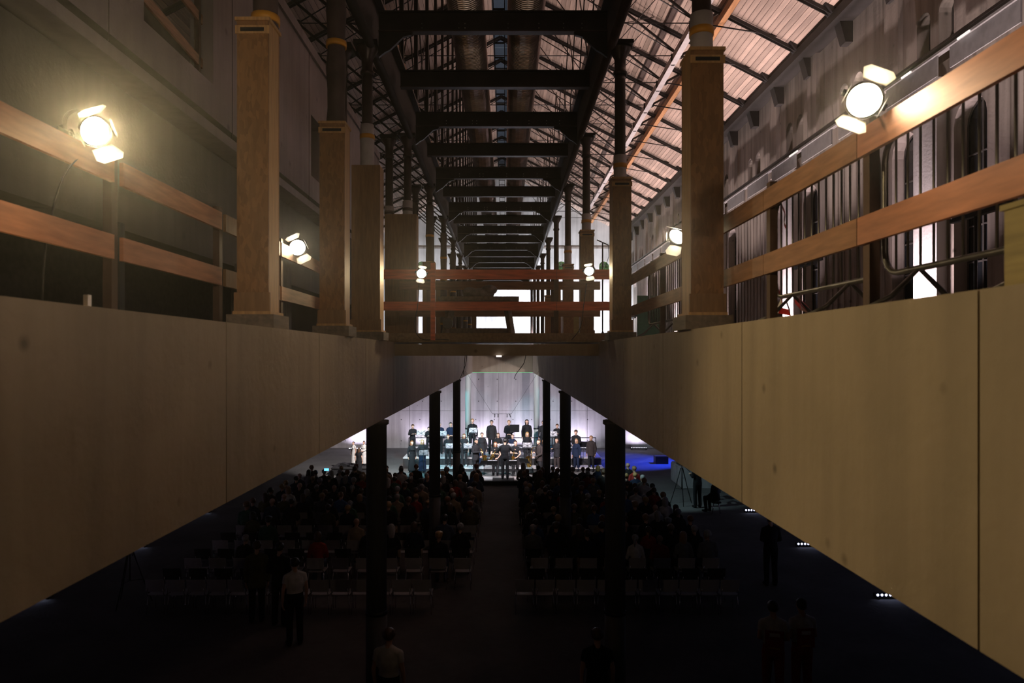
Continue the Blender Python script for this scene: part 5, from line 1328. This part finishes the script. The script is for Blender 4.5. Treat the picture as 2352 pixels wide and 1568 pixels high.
for i in range(NR):
    yr = 28.3 - i * 0.83
    last = i == NR - 1
    white = (i % 2 == 1)
    for side in (-1, 1):
        pitch = 0.47 if last else 0.62
        start = (-1.9 if last else -1.2) if side < 0 else (0.45 if last else 0.75)
        nseat = (14 if side < 0 else 11) if last else (12 if side < 0 else 8)
        for j in range(nseat):
            x = start + side * j * pitch + (0.12 if (i % 2 and not last) else 0)
            if any((x - cx) ** 2 + (yr - cy) ** 2 < 0.34 for cx, cy in cols_xy): continue
            if i == NR - 2 and side < 0 and j < 8: continue
            sd = 'left' if side < 0 else 'right'
            where = '%s row from the stage, %s seat %s of the aisle' % (ORD[i], ORD[j], sd)
            chair(x, yr, 'chair_white' if white else 'chair_black', '%s chair in the %s' % ('white' if white else 'black', where))
            if i <= 7: p = 0.95
            elif i <= 9: p = 0.85 if side > 0 else (0.7 if j < 6 else 0.55)
            elif i <= 12: p = 0.75 if side > 0 else (0.5 if j < 4 else 0.13)
            elif i <= 13: p = 0.45 if side > 0 else 0.16
            else: p = 0.0
            if rng.random() > p: continue
            fem = rng.random() < 0.5
            ms = SEAT[rng.choice([3, 4, 5]) if fem else rng.choice([0, 1, 2])]
            tp = rng.choice(TOPS); hr = rng.choice(['long', 'bob', 'bun', 'pony', 'long', 'short']) if fem else rng.choice(['short', 'short', 'short', 'bald', 'cap', 'short'])
            hcol = rng.choice(['hair_black', 'hair_brown', 'hair_brown', 'hair_auburn', 'hair_blond', 'hair_grey', 'hair_grey', 'hair_light'])
            place_person(ms, 'seated listener in %s top, %s' % (tp, where), (x, yr, 0), PI + rng.uniform(-0.2, 0.2), 'cloth_' + tp, 'cloth_' + rng.choice(['black', 'denim', 'charcoal', 'beige']), hr, hcol,
                         rng.choice(['skin', 'skin', 'skin_b']), group='seated listeners', eyes=False, scale=rng.uniform(0.94, 1.06))
            n_seated += 1
print('seated', n_seated)
# people standing behind and beside the seats
SG = 'people standing behind the seats'
def stander(px, d, h, rz, label, kw, top, bottom, hair, haircol, zf=0.0):
    return singer(px, d, zf, h, rz, label, kw, top, bottom, hair, haircol, group=SG)
stander(590, 15.2, 1.78, PI + 0.2, 'standing person in olive jacket behind the empty chairs', dict(arms='down', jacket=True), 'olive', 'black', 'short', 'hair_brown')
stander(642, 15.0, 1.80, PI - 0.1, 'standing person in black beside the olive jacket', dict(arms='front'), 'black', 'black', 'short', 'hair_black')
stander(677, 14.0, 1.76, PI + 0.5, 'standing person in white t-shirt and dark trousers behind the last row', dict(arms='down', sleeves=False), 'white', 'black', 'short', 'hair_black')
stander(893, 10.4, 1.76, PI - 0.2, 'standing person in white t-shirt half behind the nearest left column', dict(arms='down', sleeves=False), 'white', 'black', 'short', 'hair_brown')
stander(1372, 10.4, 1.76, PI, 'standing person in dark t-shirt beside the nearest right column', dict(arms='down', sleeves=False), 'black', 'black', 'short', 'hair_brown')
v1 = stander(1776, 11.5, 1.78, PI - 0.2, 'left of two helpers in white shirts and red overalls', dict(arms='front', sleeves=False), 'white', 'red', 'short', 'hair_black')
v2 = stander(1842, 11.6, 1.78, PI + 0.1, 'right of two helpers in white shirts and red overalls', dict(arms='front', sleeves=False), 'white', 'red', 'short', 'hair_black')
for v in (v1, v2):
    MB().bx(-0.15, 0.15, 0.118, 0.13, 1.0, 1.32).build('bib_back', 'cloth_red', v); MB().bx(-0.08, 0.08, 0.131, 0.134, 1.22, 1.28).build('reflective_patch', 'paper', v)
    MB().bx(-0.08, 0.08, 0.131, 0.134, 1.02, 1.05).build('reflective_stripe', 'strap', v)
stander(1770, 17.6, 1.80, PI, 'dark standing person by the right wall wash lights', dict(arms='front'), 'black', 'black', 'short', 'hair_black')
stander(1602, 26.6, 1.80, PI + 0.3, 'camera operator standing beside a tripod at the right', dict(arms='folder'), 'black', 'black', 'short', 'hair_black')
ms = SEAT[1]
place_person(ms, 'crew member sitting on a stool beside the camera operator', (X(1645, 25.6), 25.6, 0), PI + 0.6, 'cloth_black', 'cloth_black', 'short', 'hair_black', group=SG, eyes=False)
tt = thing('stool', 'small black stool under the crew member at the right', 'stool', (X(1645, 25.6), 25.6, 0))
MB().lathe([(0.18, 0.41), (0.19, 0.43), (0.18, 0.45)], 14).build('seat', 'black', tt)
for k in range(4):
    a = k * PI / 2 + 0.4; MB().cyl((0.12 * math.cos(a), 0.12 * math.sin(a), 0.42), (0.2 * math.cos(a), 0.2 * math.sin(a), 0), 0.012, n=6).build('leg', 'chrome', tt)
def tripod(x, y, h_, label, cam_head=True):
    t = thing('camera_tripod', label, 'tripod', (x, y, 0), 0.4, 'camera tripods')
    for k in range(3):
        a = k * 2 * PI / 3; MB().tube([(0.04 * math.cos(a), 0.04 * math.sin(a), h_), (0.25 * math.cos(a), 0.25 * math.sin(a), h_ * 0.5), (0.48 * math.cos(a), 0.48 * math.sin(a), 0.01)], [0.02, 0.016, 0.014], 6).build('leg', 'black', t)
        MB().cyl((0, 0, h_ * 0.42), (0.27 * math.cos(a), 0.27 * math.sin(a), h_ * 0.42), 0.008, n=5).build('spreader', 'black', t)
    MB().cyl((0, 0, h_ * 0.42), (0, 0, h_ + 0.1), 0.02, n=8).build('centre_column', 'black', t)
    MB().bx(-0.06, 0.06, -0.1, 0.14, h_ + 0.1, h_ + 0.24).build('camera_body', 'black', t); MB().cyl((0, 0.14, h_ + 0.17), (0, 0.3, h_ + 0.17), 0.05, 0.055, 12).build('camera_lens', 'black', t)
    MB().cyl((0.02, -0.08, h_ + 0.1), (0.1, -0.4, h_ - 0.1), 0.012, n=6).build('pan_handle', 'black', t)
tripod(X(298, 16.3), 16.3, 1.35, 'tall black tripod at the left end of the last row')
tripod(X(1566, 27.2), 27.2, 1.45, 'black tripod of the camera operator at the right')
# small lit things in the dark
t = thing('phone', 'glowing phone held up in the left audience block', 'phone', (X(750, 26.9), 26.9, Zp(1078, 26.9)))
MB().bx(-0.09, 0.09, -0.01, 0.0, -0.05, 0.05).build('screen', 'phone', t); MB().bx(-0.10, 0.10, 0.0, 0.01, -0.06, 0.06).build('case', 'black', t)

# scattering box added for the lens haze near the lanterns
hz = MB().bx(-4.95, 4.2, 0.6, 9.5, EYE - 0.5, EYE + 3.5).build('glow', None)
m = bpy.data.materials.new('glow'); m.use_nodes = True; nt = m.node_tree; nt.nodes.remove(nt.nodes['Principled BSDF'])
v = nt.nodes.new('ShaderNodeVolumeScatter'); v.inputs['Density'].default_value = 0.0048; v.inputs['Anisotropy'].default_value = 0.9
L(nt, v.outputs[0], nt.nodes['Material Output'].inputs['Volume']); hz.data.materials.append(m)
tag(hz, 'added volume imitating lens haze glowing round the lanterns over the void', 'glow'); hz['kind'] = 'stuff'
